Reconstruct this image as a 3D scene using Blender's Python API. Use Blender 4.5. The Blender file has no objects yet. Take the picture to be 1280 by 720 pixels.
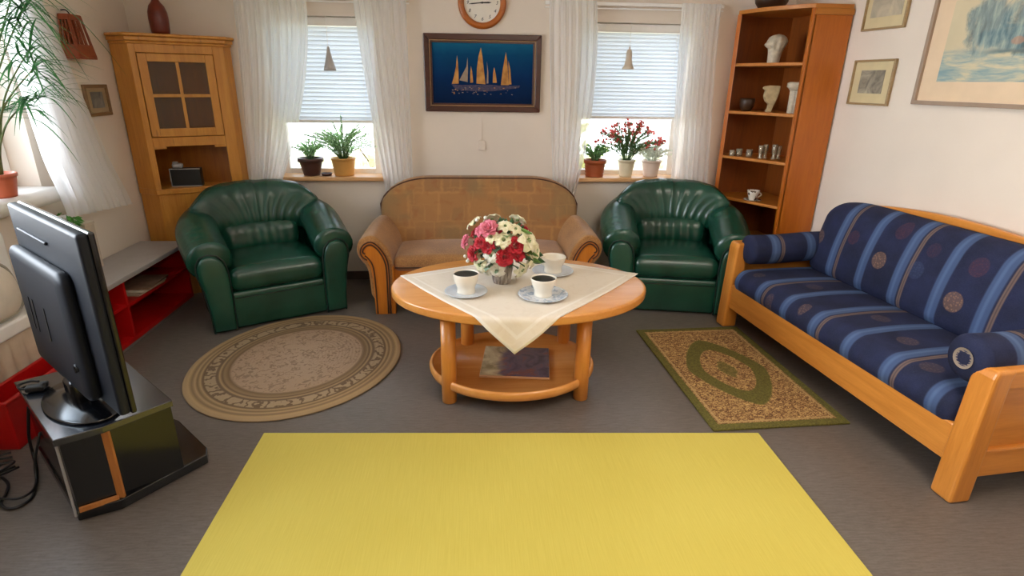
import bpy, bmesh, math, random
from mathutils import Vector, Matrix, Euler
random.seed(7)
PI = math.pi
scene = bpy.context.scene
COL = scene.collection
sin, cos = math.sin, math.cos

# ------------------------------------------------------------------ materials
def lin(c):
    if isinstance(c, str):
        c = [int(c[i:i+2], 16) / 255 for i in (0, 2, 4)]
    return tuple(x / 12.92 if x <= .04045 else ((x + .055) / 1.055) ** 2.4 for x in c[:3]) + (1.0,)

class G:
    """small node-graph builder"""
    def __init__(s, name):
        s.m = bpy.data.materials.new(name); s.m.use_nodes = True
        s.t = s.m.node_tree; s.t.nodes.clear()
        s.out = s.t.nodes.new('ShaderNodeOutputMaterial')
    def n(s, typ, **kw):
        nd = s.t.nodes.new('ShaderNode' + typ)
        for k, v in kw.items(): setattr(nd, k, v)
        return nd
    def put(s, sock, v):
        if v is None: return
        if hasattr(v, 'is_linked') or hasattr(v, 'links'): s.t.links.new(v, sock)
        else: sock.default_value = v
    def coord(s, kind='Object'):
        return s.n('TexCoord').outputs[kind]
    def xyz(s, v):
        nd = s.n('SeparateXYZ'); s.put(nd.inputs[0], v); return nd.outputs
    def comb(s, x, y, z=0.0):
        nd = s.n('CombineXYZ')
        for i, v in enumerate((x, y, z)): s.put(nd.inputs[i], v)
        return nd.outputs[0]
    def map(s, v, loc=(0,0,0), rot=(0,0,0), sc=(1,1,1)):
        nd = s.n('Mapping'); s.put(nd.inputs[0], v)
        nd.inputs[1].default_value = loc; nd.inputs[2].default_value = rot; nd.inputs[3].default_value = sc
        return nd.outputs[0]
    def M(s, op, a, b=None, c=None, clamp=False):
        nd = s.n('Math', operation=op, use_clamp=clamp)
        for i, v in enumerate((a, b, c)):
            if v is not None: s.put(nd.inputs[i], v)
        return nd.outputs[0]
    def noise(s, v, scale=5, detail=3, rough=.5, dist=0):
        nd = s.n('TexNoise'); s.put(nd.inputs['Vector'], v)
        nd.inputs['Scale'].default_value = scale; nd.inputs['Detail'].default_value = detail
        nd.inputs['Roughness'].default_value = rough; nd.inputs['Distortion'].default_value = dist
        return nd.outputs['Fac']
    def ramp(s, f, stops, interp='LINEAR'):
        nd = s.n('ValToRGB'); s.put(nd.inputs[0], f); r = nd.color_ramp; r.interpolation = interp
        while len(r.elements) < len(stops): r.elements.new(.5)
        for e, (p, c) in zip(r.elements, stops):
            e.position = p; e.color = c if len(c) == 4 else (*c, 1)
        return nd.outputs[0]
    def step(s, f, lo, hi):
        nd = s.n('MapRange', interpolation_type='SMOOTHSTEP'); s.put(nd.inputs[0], f)
        nd.inputs[1].default_value = lo; nd.inputs[2].default_value = hi
        return nd.outputs[0]
    def mix(s, f, a, b):
        nd = s.n('Mix', data_type='RGBA'); s.put(nd.inputs[0], f); s.put(nd.inputs[6], a); s.put(nd.inputs[7], b)
        return nd.outputs[2]
    def bump(s, h, strength=.2, dist=.01):
        nd = s.n('Bump'); s.put(nd.inputs['Height'], h)
        nd.inputs['Strength'].default_value = strength; nd.inputs['Distance'].default_value = dist
        return nd.outputs[0]
    def pbr(s, col, rough=.5, bump=None, metal=0, spec=.5, coat=0, sheen=0, trans=0):
        b = s.n('BsdfPrincipled'); s.put(b.inputs['Base Color'], col); s.put(b.inputs['Roughness'], rough)
        b.inputs['Metallic'].default_value = metal; b.inputs['Specular IOR Level'].default_value = spec
        b.inputs['Coat Weight'].default_value = coat; b.inputs['Coat Roughness'].default_value = .2
        b.inputs['Sheen Weight'].default_value = sheen
        if bump is not None: s.put(b.inputs['Normal'], bump)
        s.last = b
        s.t.links.new(b.outputs[0], s.out.inputs[0]); return s.m
    def surf(s, sh):
        s.t.links.new(sh, s.out.inputs[0]); return s.m

def plain(name, c, rough=.5, var=.06, scale=12, **kw):
    g = G(name); co = g.coord(); a = lin(c)
    f = g.noise(co, scale, 3)
    d = tuple(max(0, x * (1 - var * 2)) for x in a[:3]) + (1,)
    b = tuple(min(1, x * (1 + var)) for x in a[:3]) + (1,)
    return g.pbr(g.ramp(f, [(.3, d), (.7, b)]), rough, **kw)

def wood(name, c1, c2, axis='z', rough=.38, knots=False, coat=.15):
    g = G(name); co = g.coord()
    sc = {'x': (1.2, 14, 14), 'y': (14, 1.2, 14), 'z': (14, 14, 1.2)}[axis]
    v = g.map(co, sc=sc)
    f = g.noise(v, 1.6, 5, .6, .6)
    f2 = g.noise(g.map(co, sc=tuple(x * 5 for x in sc)), 2.2, 2, .5)
    ff = g.M('ADD', g.M('MULTIPLY', f, .75), g.M('MULTIPLY', f2, .25))
    col = g.ramp(ff, [(.32, lin(c2)), (.62, lin(c1))])
    if knots:
        vo = g.n('TexVoronoi'); g.put(vo.inputs['Vector'], g.map(co, sc=(16, 16, 3.0))); vo.inputs['Scale'].default_value = 1
        k = g.step(vo.outputs['Distance'], .13, .05)
        col = g.mix(g.M('MULTIPLY', k, .45), col, lin('7a4416'))
    return g.pbr(col, rough, coat=coat)

# ------------------------------------------------------------------ mesh builder
class MB:
    def __init__(s): s.v = []; s.f = []; s.mi = []; s.sm = []; s.uv = {}; s.cur = 0
    def add(s, vs, fs, smooth=True, mi=None):
        o = len(s.v); s.v += [tuple(v) for v in vs]
        for f in fs:
            s.f.append(tuple(i + o for i in f)); s.sm.append(smooth); s.mi.append(s.cur if mi is None else mi)
        return s
    def box(s, c, d, rz=0, rot=None, mi=None):
        cx, cy, cz = c; hx, hy, hz = (x / 2 for x in d)
        R = Euler(rot or (0, 0, rz)).to_matrix()
        vs = [R @ Vector((a * hx, b * hy, e * hz)) + Vector(c) for a in (-1, 1) for b in (-1, 1) for e in (-1, 1)]
        return s.add(vs, [(0,1,3,2),(4,6,7,5),(0,4,5,1),(2,3,7,6),(0,2,6,4),(1,5,7,3)], False, mi)
    def prism(s, pts, z0, z1, axis='z', smooth=False, mi=None):
        n = len(pts)
        if axis == 'z': P = lambda p, t: (p[0], p[1], t)
        elif axis == 'y': P = lambda p, t: (p[0], t, p[1])
        else: P = lambda p, t: (t, p[0], p[1])
        vs = [P(p, z0) for p in pts] + [P(p, z1) for p in pts]
        fs = [(i, (i+1) % n, n + (i+1) % n, n + i) for i in range(n)]
        o = len(s.v); s.add(vs, fs, smooth, mi)
        s.add([], [], False)
        s.f += [tuple(o + i for i in range(n))[::-1], tuple(o + n + i for i in range(n))]
        s.sm += [False, False]; s.mi += [s.cur if mi is None else mi] * 2
        return s
    def bar(s, p0, p1, w, h, mi=None):
        """rectangular bar between points: w horizontal, h vertical"""
        p0, p1 = Vector(p0), Vector(p1); d = (p1 - p0).normalized()
        up = Vector((0, 0, 1)) if abs(d.z) < .95 else Vector((0, 1, 0))
        r = d.cross(up).normalized(); u = r.cross(d)
        vs = [p + r * a * w/2 + u * b * h/2 for p in (p0, p1) for a, b in ((-1,-1),(1,-1),(1,1),(-1,1))]
        return s.add(vs, [(0,1,2,3),(7,6,5,4),(0,4,5,1),(1,5,6,2),(2,6,7,3),(3,7,4,0)], False, mi)
    def lathe(s, prof, c=(0,0,0), n=32, sx=1, sy=1, mi=None, cap=True):
        vs = []; k = len(prof)
        for r, z in prof:
            for i in range(n):
                a = 2*PI*i/n; vs.append((c[0] + r*sx*cos(a), c[1] + r*sy*sin(a), c[2] + z))
        fs = [(j*n+i, j*n+(i+1) % n, (j+1)*n+(i+1) % n, (j+1)*n+i) for j in range(k-1) for i in range(n)]
        if cap:
            fs += [tuple(range(n))[::-1], tuple((k-1)*n + i for i in range(n))]
        return s.add(vs, fs, True, mi)
    def cyl(s, p0, p1, r, n=20, r1=None, mi=None):
        return s.tube([p0, p1], [r, r if r1 is None else r1], n, mi)
    def tube(s, path, r, n=10, mi=None, closed=False):
        path = [Vector(p) for p in path]; k = len(path)
        rs = r if isinstance(r, (list, tuple)) else [r] * k
        vs = []; prev = None
        for i, p in enumerate(path):
            a = path[(i-1) % k] if (closed or i > 0) else p
            b = path[(i+1) % k] if (closed or i < k-1) else p
            d = (b - a).normalized()
            if prev is None:
                ref = Vector((0, 0, 1)) if abs(d.z) < .9 else Vector((1, 0, 0))
                x = d.cross(ref).normalized()
            else: x = (prev - d * prev.dot(d)).normalized()
            prev = x; y = d.cross(x)
            rr = rs[i]; rx, ry = rr if isinstance(rr, tuple) else (rr, rr)
            vs += [p + x * rx * cos(2*PI*j/n) + y * ry * sin(2*PI*j/n) for j in range(n)]
        m = k if closed else k - 1
        fs = [(i*n+j, i*n+(j+1) % n, ((i+1) % k)*n+(j+1) % n, ((i+1) % k)*n+j) for i in range(m) for j in range(n)]
        if not closed: fs += [tuple(range(n))[::-1], tuple((k-1)*n + j for j in range(n))]
        return s.add(vs, fs, True, mi)
    def loft(s, rings, closed=False, mi=None, cap=True, smooth=True):
        n = len(rings[0]); k = len(rings); vs = [p for r in rings for p in r]
        m = k if closed else k - 1
        fs = [(i*n+j, i*n+(j+1) % n, ((i+1) % k)*n+(j+1) % n, ((i+1) % k)*n+j) for i in range(m) for j in range(n)]
        if cap and not closed: fs += [tuple(range(n))[::-1], tuple((k-1)*n + j for j in range(n))]
        return s.add(vs, fs, smooth, mi)
    def grid(s, fn, nu, nv, mi=None, uv=False):
        o = len(s.v)
        vs = [fn(i/nu, j/nv) for i in range(nu+1) for j in range(nv+1)]
        fs = [(i*(nv+1)+j, (i+1)*(nv+1)+j, (i+1)*(nv+1)+j+1, i*(nv+1)+j+1) for i in range(nu) for j in range(nv)]
        if uv:
            for i in range(nu+1):
                for j in range(nv+1): s.uv[o + i*(nv+1)+j] = (i/nu, j/nv)
        return s.add(vs, fs, True, mi)
    def rbox(s, c, h, r, n=(8, 8, 8), fn=None, rot=None, mi=None):
        """rounded box; fn(Vector local)->Vector bends it before it is placed"""
        r = r if isinstance(r, (tuple, list)) else (r, r, r)
        def lst(i):
            hh, rr = h[i], min(r[i], h[i]); e = [0, .12, .3, .55, .8, 1]
            a = [-hh + rr * t for t in e]
            k = n[i]; mid = [-(hh-rr) + 2*(hh-rr)*j/k for j in range(1, k)] if hh - rr > 1e-5 else []
            b = [-x for x in a[::-1]]
            return a + mid + (b if hh - rr > 1e-5 else b[1:])
        L = [lst(i) for i in range(3)]
        N = [len(x) for x in L]; idx = {}; vs = []
        def V(i, j, k):
            key = (i, j, k)
            if key not in idx:
                p = [L[0][i], L[1][j], L[2][k]]; q = []; d = []
                for a in range(3):
                    m = h[a] - min(r[a], h[a]); t = max(-m, min(m, p[a])); q.append(t); d.append((p[a] - t) / max(r[a], 1e-6))
                l = math.sqrt(sum(x*x for x in d)); mx = 1.0
                if l > 1e-9: p = [q[a] + d[a] / l * min(r[a], h[a]) * max(abs(x) for x in d) for a in range(3)]
                v = Vector(p)
                idx[key] = len(vs); vs.append(v)
            return idx[key]
        fs = []
        X, Y, Z = (x - 1 for x in N)
        for j in range(Y):
            for k in range(Z):
                fs.append((V(0,j,k), V(0,j,k+1), V(0,j+1,k+1), V(0,j+1,k)))
                fs.append((V(X,j,k), V(X,j+1,k), V(X,j+1,k+1), V(X,j,k+1)))
        for i in range(X):
            for k in range(Z):
                fs.append((V(i,0,k), V(i+1,0,k), V(i+1,0,k+1), V(i,0,k+1)))
                fs.append((V(i,Y,k), V(i,Y,k+1), V(i+1,Y,k+1), V(i+1,Y,k)))
        for i in range(X):
            for j in range(Y):
                fs.append((V(i,j,0), V(i,j+1,0), V(i+1,j+1,0), V(i+1,j,0)))
                fs.append((V(i,j,Z), V(i+1,j,Z), V(i+1,j+1,Z), V(i,j+1,Z)))
        R = Euler(rot).to_matrix() if rot else None; out = []
        for v in vs:
            if fn: v = fn(v)
            if R: v = R @ v
            out.append(v + Vector(c))
        return s.add(out, fs, True, mi)
    def build(s, name, mats, parent=None, bevel=0, seg=2, subsurf=0, solid=0, loc=None, rz=0):
        me = bpy.data.meshes.new(name)
        me.from_pydata([tuple(v) for v in s.v], [], s.f)
        if not isinstance(mats, (list, tuple)): mats = [mats]
        for m in mats: me.materials.append(m)
        me.polygons.foreach_set('material_index', s.mi)
        me.polygons.foreach_set('use_smooth', s.sm)
        if s.uv:
            lay = me.uv_layers.new(name='UVMap')
            for l in me.loops: lay.data[l.index].uv = s.uv.get(l.vertex_index, (0, 0))
        bm = bmesh.new(); bm.from_mesh(me)
        bmesh.ops.recalc_face_normals(bm, faces=bm.faces); bm.to_mesh(me); bm.free()
        me.update()
        o = bpy.data.objects.new(name, me); COL.objects.link(o)
        if parent: o.parent = parent
        if loc: o.location = loc
        if rz: o.rotation_euler.z = rz
        if solid:
            md = o.modifiers.new('solid', 'SOLIDIFY'); md.thickness = solid; md.offset = 0
        if bevel:
            md = o.modifiers.new('bevel', 'BEVEL'); md.width = bevel; md.segments = seg; md.limit_method = 'ANGLE'; md.angle_limit = .6
            md.harden_normals = False
        if subsurf:
            md = o.modifiers.new('sub', 'SUBSURF'); md.levels = subsurf; md.render_levels = subsurf
        return o

def tag(o, label, cat, group=None, kind=None):
    if label: o['label'] = label
    if cat: o['category'] = cat
    if group: o['group'] = group
    if kind: o['kind'] = kind
    return o
def thing(name, label, cat, loc=(0,0,0), rz=0, group=None):
    o = bpy.data.objects.new(name, None); COL.objects.link(o)
    o.empty_display_size = .1; o.location = loc; o.rotation_euler.z = rz
    return tag(o, label, cat, group)
def struct(o): o['kind'] = 'structure'; return o
def smooth_path(pts, k=6):
    """Catmull-Rom through the points"""
    P = [Vector(p) for p in pts]; out = []
    for i in range(len(P) - 1):
        a, b, c, d = P[max(i-1, 0)], P[i], P[i+1], P[min(i+2, len(P)-1)]
        for j in range(k):
            t = j / k
            out.append(.5 * ((2*b) + (c-a)*t + (2*a-5*b+4*c-d)*t*t + (-a+3*b-3*c+d)*t**3))
    out.append(P[-1]); return out
def mixs(a, b, t): return a + (b - a) * t
def sstep(a, b, x):
    t = max(0, min(1, (x - a) / (b - a))); return t*t*(3 - 2*t)

# ------------------------------------------------------------------ camera
YAW, PITCH, ROLL, FPX, EYE = math.radians(4.2), math.radians(20.0), math.radians(.9), 710.0, 1.6
fw = Vector((sin(YAW)*cos(PITCH), cos(YAW)*cos(PITCH), -sin(PITCH)))
rt = Vector((cos(YAW), -sin(YAW), 0)); up = rt.cross(fw)
rt2 = rt*cos(ROLL) + up*sin(ROLL); up2 = up*cos(ROLL) - rt*sin(ROLL)
cd = bpy.data.cameras.new('camera'); cam = bpy.data.objects.new('camera', cd); COL.objects.link(cam)
cd.sensor_fit = 'HORIZONTAL'; cd.sensor_width = 36; cd.lens = FPX / 1280 * 36; cd.clip_start = .05
mw = Matrix((( rt2.x, up2.x, -fw.x, 0), (rt2.y, up2.y, -fw.y, 0), (rt2.z, up2.z, -fw.z, EYE), (0,0,0,1)))
cam.matrix_world = mw; scene.camera = cam
# ------------------------------------------------------------------ shared materials
def wall_mat(name, c):
    g = G(name); co = g.coord()
    f = g.noise(co, 3, 2); h = g.noise(co, 160, 2)
    a = lin(c); b = tuple(x*.95 for x in a[:3]) + (1,)
    return g.pbr(g.ramp(f, [(.3, b), (.7, a)]), .85, bump=g.bump(h, .08, .002), spec=.2)
WALL = wall_mat('wall_plaster', 'e8dccf')
CEIL = wall_mat('ceiling_plaster', 'eee9e2')
WHITE = plain('white_paint', 'efece8', .4, .02)
WHITEG = plain('white_lacquer', 'f3f1ee', .25, .02)
HONEY = wood('honey_wood', 'd98f3e', 'c47a2c', 'x', .35)
HONEYZ = wood('honey_wood_upright', 'd98f3e', 'c47a2c', 'z', .35)
HONEYY = wood('honey_wood_across', 'd98f3e', 'c47a2c', 'y', .35)
PINE = wood('pine_cabinet_wood', 'cf8f38', 'b97424', 'z', .4, knots=True)
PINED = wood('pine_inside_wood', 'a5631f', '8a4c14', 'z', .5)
BOOKW = wood('alder_bookcase_wood', 'bb6716', 'a85810', 'z', .42)
BOOKX = wood('alder_shelf_wood', 'c17a2c', 'ad6820', 'x', .42)
TABW = wood('beech_table_wood', 'dd9a52', 'cf8740', 'x', .24, coat=.4)
TABZ = wood('beech_leg_wood', 'd58b3c', 'c47a2e', 'z', .32, coat=.2)
SILLW = wood('sill_wood', 'dcae7c', 'cf9c68', 'x', .35)
BLACKG = plain('gloss_black', '0d0e11', .16, .05, coat=.3)
BLACKM = plain('matt_black', '141416', .45, .08)
TVB = plain('television_plastic', '171b23', .5, .04, spec=.25)
RED = plain('red_laminate', 'b80d0d', .4, .05)
GREY = plain('grey_laminate', 'a7a2a0', .4, .03)
BROWNB = plain('dark_skirting', '4a3a30', .5, .05)

# floor linoleum with fine streaks
g = G('linoleum'); co = g.coord()
f = g.noise(g.map(co, rot=(0,0,.5), sc=(16, 120, 1)), 1, 4, .65); f2 = g.noise(co, 1.4, 3); f3 = g.noise(co, 90, 2)
ff = g.M('ADD', g.M('MULTIPLY', f, .6), g.M('ADD', g.M('MULTIPLY', f2, .25), g.M('MULTIPLY', f3, .15)))
FLOOR = g.pbr(g.ramp(ff, [(.35, lin('5a524a')), (.65, lin('746c66'))]), .34, bump=g.bump(f, .05, .002), spec=.45)

# ------------------------------------------------------------------ room shell
BY = 4.65; LX = -2.45; CZ = 2.55; FY = -1.9
WDX, WDY = .105 / 1.00550, -1 / 1.00550                    # run of the right wall
def RW(w, dep, z): return (2.55 + WDX*w - WDY*dep*1, 4.0 + WDY*w + WDX*dep, z)   # dep>0 goes out through the wall
RNX, RNY = 1/1.0055, .105/1.0055
rbx = 2.55 - .105*(BY-4.0); rfx = 2.55 + .105*(4.0-FY)
floor = MB().prism([(LX-.3, FY-.2), (rfx+.3, FY-.2), (rbx+.3, BY+.3), (LX-.3, BY+.3)], -.1, 0).build('floor', FLOOR); struct(floor)
ceil = MB().prism([(LX-.3, FY-.2), (rfx+.3, FY-.2), (rbx+.3, BY+.3), (LX-.3, BY+.3)], CZ, CZ+.1).build('ceiling', CEIL); struct(ceil)
W1 = (-1.54, -.72); W2 = (.83, 1.72); WZ0, WZ1 = .84, 2.03
b = MB(); T = .24
for x0, x1 in ((LX-.3, W1[0]), (W1[1], W2[0]), (W2[1], rbx+.3)):
    b.box(((x0+x1)/2, BY+T/2, CZ/2), (x1-x0, T, CZ))
for x0, x1 in (W1, W2):
    b.box(((x0+x1)/2, BY+T/2, WZ0/2), (x1-x0, T, WZ0)); b.box(((x0+x1)/2, BY+T/2, (WZ1+CZ)/2), (x1-x0, T, CZ-WZ1))
struct(b.build('wall_back', WALL))
L0, L1, LZ0, LZ1 = .7, 3.42, .98, 2.2
b = MB(); TL = .24
b.box((LX-TL/2, (FY+L0)/2, CZ/2), (TL, L0-FY, CZ)); b.box((LX-TL/2, (L1+BY)/2, CZ/2), (TL, BY-L1, CZ))
b.box((LX-TL/2, (L0+L1)/2, LZ0/2), (TL, L1-L0, LZ0)); b.box((LX-TL/2, (L0+L1)/2, (LZ1+CZ)/2), (TL, L1-L0, CZ-LZ1))
struct(b.build('wall_left', WALL))
struct(MB().prism([RW(-.72, 0, 0)[:2], RW(6.1, 0, 0)[:2], RW(6.1, .2, 0)[:2], RW(-.72, .2, 0)[:2]], 0, CZ).build('wall_right', WALL))
struct(MB().box(((LX+rfx)/2, FY-.1, CZ/2), (rfx-LX+.4, .2, CZ)).build('wall_front', WALL))
struct(MB().box(((LX+rbx)/2, BY-.008, .035), (rbx-LX, .016, .07)).build('baseboard_back', BROWNB))
struct(MB().box((LX+.008, (FY+BY)/2, .035), (.016, BY-FY, .07)).build('baseboard_left', BROWNB))
struct(MB().prism([RW(-.6, 0, 0)[:2], RW(5.9, 0, 0)[:2], RW(5.9, -.016, 0)[:2], RW(-.6, -.016, 0)[:2]], 0, .07).build('baseboard_right', BROWNB))

# glass: lets daylight straight through, faint reflections
g = G('window_glass'); tr = g.n('BsdfTransparent'); gl = g.n('BsdfGlossy'); gl.inputs['Roughness'].default_value = .02
mx = g.n('MixShader'); mx.inputs[0].default_value = .06
g.t.links.new(tr.outputs[0], mx.inputs[1]); g.t.links.new(gl.outputs[0], mx.inputs[2]); GLASS = g.surf(mx.outputs[0])

def window(name, x0, x1):
    y = BY + .17; fw_ = .07
    b = MB()
    for x in (x0 + fw_/2, x1 - fw_/2): b.box((x, y, (WZ0+WZ1)/2), (fw_, .06, WZ1-WZ0))
    for z in (WZ0 + .035, WZ1 - .035): b.box(((x0+x1)/2, y, z), (x1-x0-2*fw_, .06, .07))
    w = b.build(name, WHITE, bevel=.006); struct(w)
    p = MB().box(((x0+x1)/2, y, (WZ0+WZ1)/2), (x1-x0-2*fw_+.01, .006, WZ1-WZ0-.13)).build('pane', GLASS, w)
    s = MB().box(((x0+x1)/2, BY+.0375, WZ0+.014), (x1-x0+.10, .205, .034)).build('window_sill', SILLW, w, bevel=.008)
    return w
# sill boards sit on the wall opening's lower edge, projecting into the room
window('window_1', *W1); window('window_2', *W2)
b = MB(); x = LX - .17
for y in (L0+.04, (L0+L1)/2, L1-.04): b.box((x, y, (LZ0+LZ1)/2), (.06, .08, LZ1-LZ0))
for z in (LZ0+.04, LZ1-.04): b.box((x, (L0+L1)/2, z), (.06, L1-L0, .08))
w3 = b.build('window_3', WHITE, bevel=.006); struct(w3)
MB().box((x, (L0+L1)/2, (LZ0+LZ1)/2), (.006, L1-L0-.1, LZ1-LZ0-.12)).build('pane', GLASS, w3)
def sillf(v): return v
MB().rbox((LX-.02, (L0+L1)/2, .955), (.135, (L1-L0)/2-.002, .043), (.04, .01, .04), (2, 2, 1)).build('window_sill', WHITE, w3)

# garden outside the back windows
g = G('garden_ground'); co = g.coord()
GROUND = g.pbr(g.ramp(g.noise(co, 2.5, 4), [(.3, lin('b5b06a')), (.7, lin('e0d8b0'))]), .9)
ou = MB().box((0, 10.1, -.35), (14, 10, .3)).build('garden_ground', GROUND); struct(ou)

# ------------------------------------------------------------------ world and added fill lights
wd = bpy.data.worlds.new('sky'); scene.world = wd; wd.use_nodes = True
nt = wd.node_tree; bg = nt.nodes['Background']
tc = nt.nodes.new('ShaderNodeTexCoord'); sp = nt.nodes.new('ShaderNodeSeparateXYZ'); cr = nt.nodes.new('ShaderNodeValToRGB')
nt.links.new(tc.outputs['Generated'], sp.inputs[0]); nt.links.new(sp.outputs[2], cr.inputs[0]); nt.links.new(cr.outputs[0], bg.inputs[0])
# cloudy sky, strength raised towards -X as added light for the right wall
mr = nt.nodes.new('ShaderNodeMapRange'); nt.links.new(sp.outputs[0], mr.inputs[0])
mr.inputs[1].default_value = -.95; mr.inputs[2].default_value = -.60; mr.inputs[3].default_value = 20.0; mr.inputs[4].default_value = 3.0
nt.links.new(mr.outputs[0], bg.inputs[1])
cr.color_ramp.elements[0].color = (.92, .96, 1, 1); cr.color_ramp.elements[1].color = (.62, .8, 1, 1)
pass

g = G('fill_light_glow'); em = g.n('Emission'); em.inputs[0].default_value = (1, .89, .76, 1); em.inputs[1].default_value = 8.0
FILL_GLOW = g.surf(em.outputs[0])
def fill_light(x, y, label, s=.5):  # glowing panels out of view, added to brighten the room and right wall
    r = thing('fill_light', label, 'added fill light', (x, y, CZ), 0, 'added fill lights')
    MB().box((0, 0, -.02), (2*s+.06, 2*s+.06, .04)).build('housing', WHITE, r, bevel=.008)
    MB().box((0, 0, -.055), (2*s, 2*s, .03)).build('diffuser', FILL_GLOW, r)
fill_light(1.35, 1.3, 'added unseen square fill light above the right edge of the yellow mat')
fill_light(.5, -.7, 'added unseen square fill light behind the yellow mat')

# ------------------------------------------------------------------ curtains, blinds, rails
g = G('sheer_voile'); co = g.coord('UV')
u = g.xyz(co)
tr = g.n('BsdfTransparent'); tl = g.n('BsdfTranslucent'); df = g.n('BsdfDiffuse')
tl.inputs[0].default_value = lin('fbfbfc'); df.inputs[0].default_value = lin('faf9f8')
m1 = g.n('MixShader'); m1.inputs[0].default_value = .62; g.t.links.new(df.outputs[0], m1.inputs[1]); g.t.links.new(tl.outputs[0], m1.inputs[2])
m2 = g.n('MixShader'); m2.inputs[0].default_value = .70
g.t.links.new(tr.outputs[0], m2.inputs[1]); g.t.links.new(m1.outputs[0], m2.inputs[2]); VOILE = g.surf(m2.outputs[0])

RAILZ = 2.16
def curtain(label, top, bot, zb, folds, seed, mid=None, group='sheer curtains at the back windows', y=BY-.095, bulge=0):
    rnd = random.Random(seed); ph = [rnd.uniform(0, 6.3) for _ in range(4)]
    def fn(u, v):
        # v from top to bottom
        z = mixs(RAILZ, zb, v)
        t = v
        x0 = mixs(top[0], bot[0], t**1.3); x1 = mixs(top[1], bot[1], t**1.3)
        if mid: k = 4*t*(1-t); x0 += mid[0]*k; x1 += mid[1]*k
        uu = u + .012*sin(2*PI*u*folds*.5 + ph[0] + 2*v)
        yy = y + .016*sin(2*PI*folds*uu + ph[1]) * (.5 + .5*v) + .005*sin(2*PI*folds*2.3*u + ph[2] + v*1.5) + .02*sin(3*v + ph[3]) * u
        return (mixs(x0, x1, uu), yy, z)
    o = MB().grid(fn, folds*10, 24, uv=True).build('sheer_curtain', VOILE)
    return tag(o, label, 'curtain', group)
curtain('sheer white curtain left of the window beside the corner cabinet', (-1.66, -1.16), (-1.73, -1.52), .72, 9, 1, (0, .06))
curtain('sheer white curtain gathered between the fern window and the sailing picture', (-.83, -.46), (-.68, -.46), .72, 7, 2, (.0, 0))
curtain('sheer white curtain between the sailing picture and the window with red flowers', (.57, .925), (.66, .83), .72, 7, 3, (0, .05))
curtain('sheer white curtain between the red flower window and the tall bookcase', (1.56, 1.87), (1.63, 1.935), .72, 7, 4)
def rail(label, x0, x1):
    r = MB().box(((x0+x1)/2, BY-.04, RAILZ-.012), (x1-x0, .022, .024)); r.box(((x0+x1)/2, BY-.04, RAILZ-.042), (x1-x0, .012, .010))
    for x in (x0+.1, x1-.1): r.box((x, BY-.02, RAILZ-.022), (.03, .04, .05))
    tag(r.build('curtain_rail', WHITEG, bevel=.003), label, 'curtain rail', 'white curtain rails')
rail('white curtain rail over the window with the fern', -1.68, -.44); rail('white curtain rail over the window with red flowers', .55, 1.9)

g = G('blind_slat'); tl = g.n('BsdfTranslucent'); df = g.n('BsdfDiffuse'); tl.inputs[0].default_value = lin('d3dbe6'); df.inputs[0].default_value = lin('e8eef6')
m1 = g.n('MixShader'); m1.inputs[0].default_value = .17
g.t.links.new(df.outputs[0], m1.inputs[1]); g.t.links.new(tl.outputs[0], m1.inputs[2]); SLAT = g.surf(m1.outputs[0])
def blind(label, x0, x1, z0, z1):
    r = thing('window_blind', label, 'blind', ((x0+x1)/2, BY+.085, z1), 0, 'white slatted blinds')
    w = x1 - x0; h = z1 - z0
    MB().box((0, 0, -.03), (w, .05, .06)).build('headrail', WHITE, r, bevel=.006)
    MB().box((0, 0, -h+.01), (w, .035, .02)).build('bottom_rail', WHITE, r, bevel=.004)
    b = MB(); n = 22; st = (h-.08)/n
    for k in range(n):
        zc = -.065 - st*(k+.5)
        def fn(u, v, zc=zc):
            a = v - .5
            return ((u-.5)*w, a*.016 + .004*(1-4*a*a), zc - a*st*1.06)
        b.grid(fn, 1, 5)
    b.build('slats', SLAT, r)
    for x in (-.38*w, .38*w): MB().cyl((x, -.012, -.06), (x, -.012, -h+.02), .0012, 5).build('ladder_cord', WHITE, r)
blind('white slatted blind half lowered above the fern pot', W1[0]+.01, W1[1]-.01, 1.272, 2.03-.004)
blind('white slatted blind half lowered above the red flowering plant', W2[0]+.01, W2[1]-.01, 1.325, 2.03-.004)
# hanging ornaments
PEARL = plain('pearl_grey_ceramic', 'b9b4b2', .5, .05); CREAMC = plain('cream_ceramic', 'c9b9a6', .5, .05)
r = thing('window_ornament', 'pale grey bell-shaped ornament hanging before the blind over the fern', 'ornament', (-1.058, BY+.018, 1.655))
MB().lathe([(.0, .17), (.008, .165), (.014, .13), (.026, .08), (.042, .02), (.046, 0), (.04, .004), (.0, .02)], n=20, cap=False).build('bell', PEARL, r)
MB().cyl((0, 0, .165), (0, 0, .374), .0016, 6).build('string', WHITE, r)
r = thing('window_ornament', 'cream ceramic bell with flared foot hanging before the blind over the red flowers', 'ornament', (1.222, BY+.018, 1.70))
MB().lathe([(0, .145), (.014, .143), (.021, .125), (.024, .07), (.032, .03), (.046, .008), (.045, 0), (.0, .012)], n=20, cap=False).build('bell', CREAMC, r)
MB().lathe([(0, .165), (.006, .16), (.007, .148), (.004, .143)], n=10, cap=False).build('knob', CREAMC, r)
MB().cyl((0, 0, .16), (0, 0, .329), .0016, 6).build('string', WHITE, r)
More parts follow.
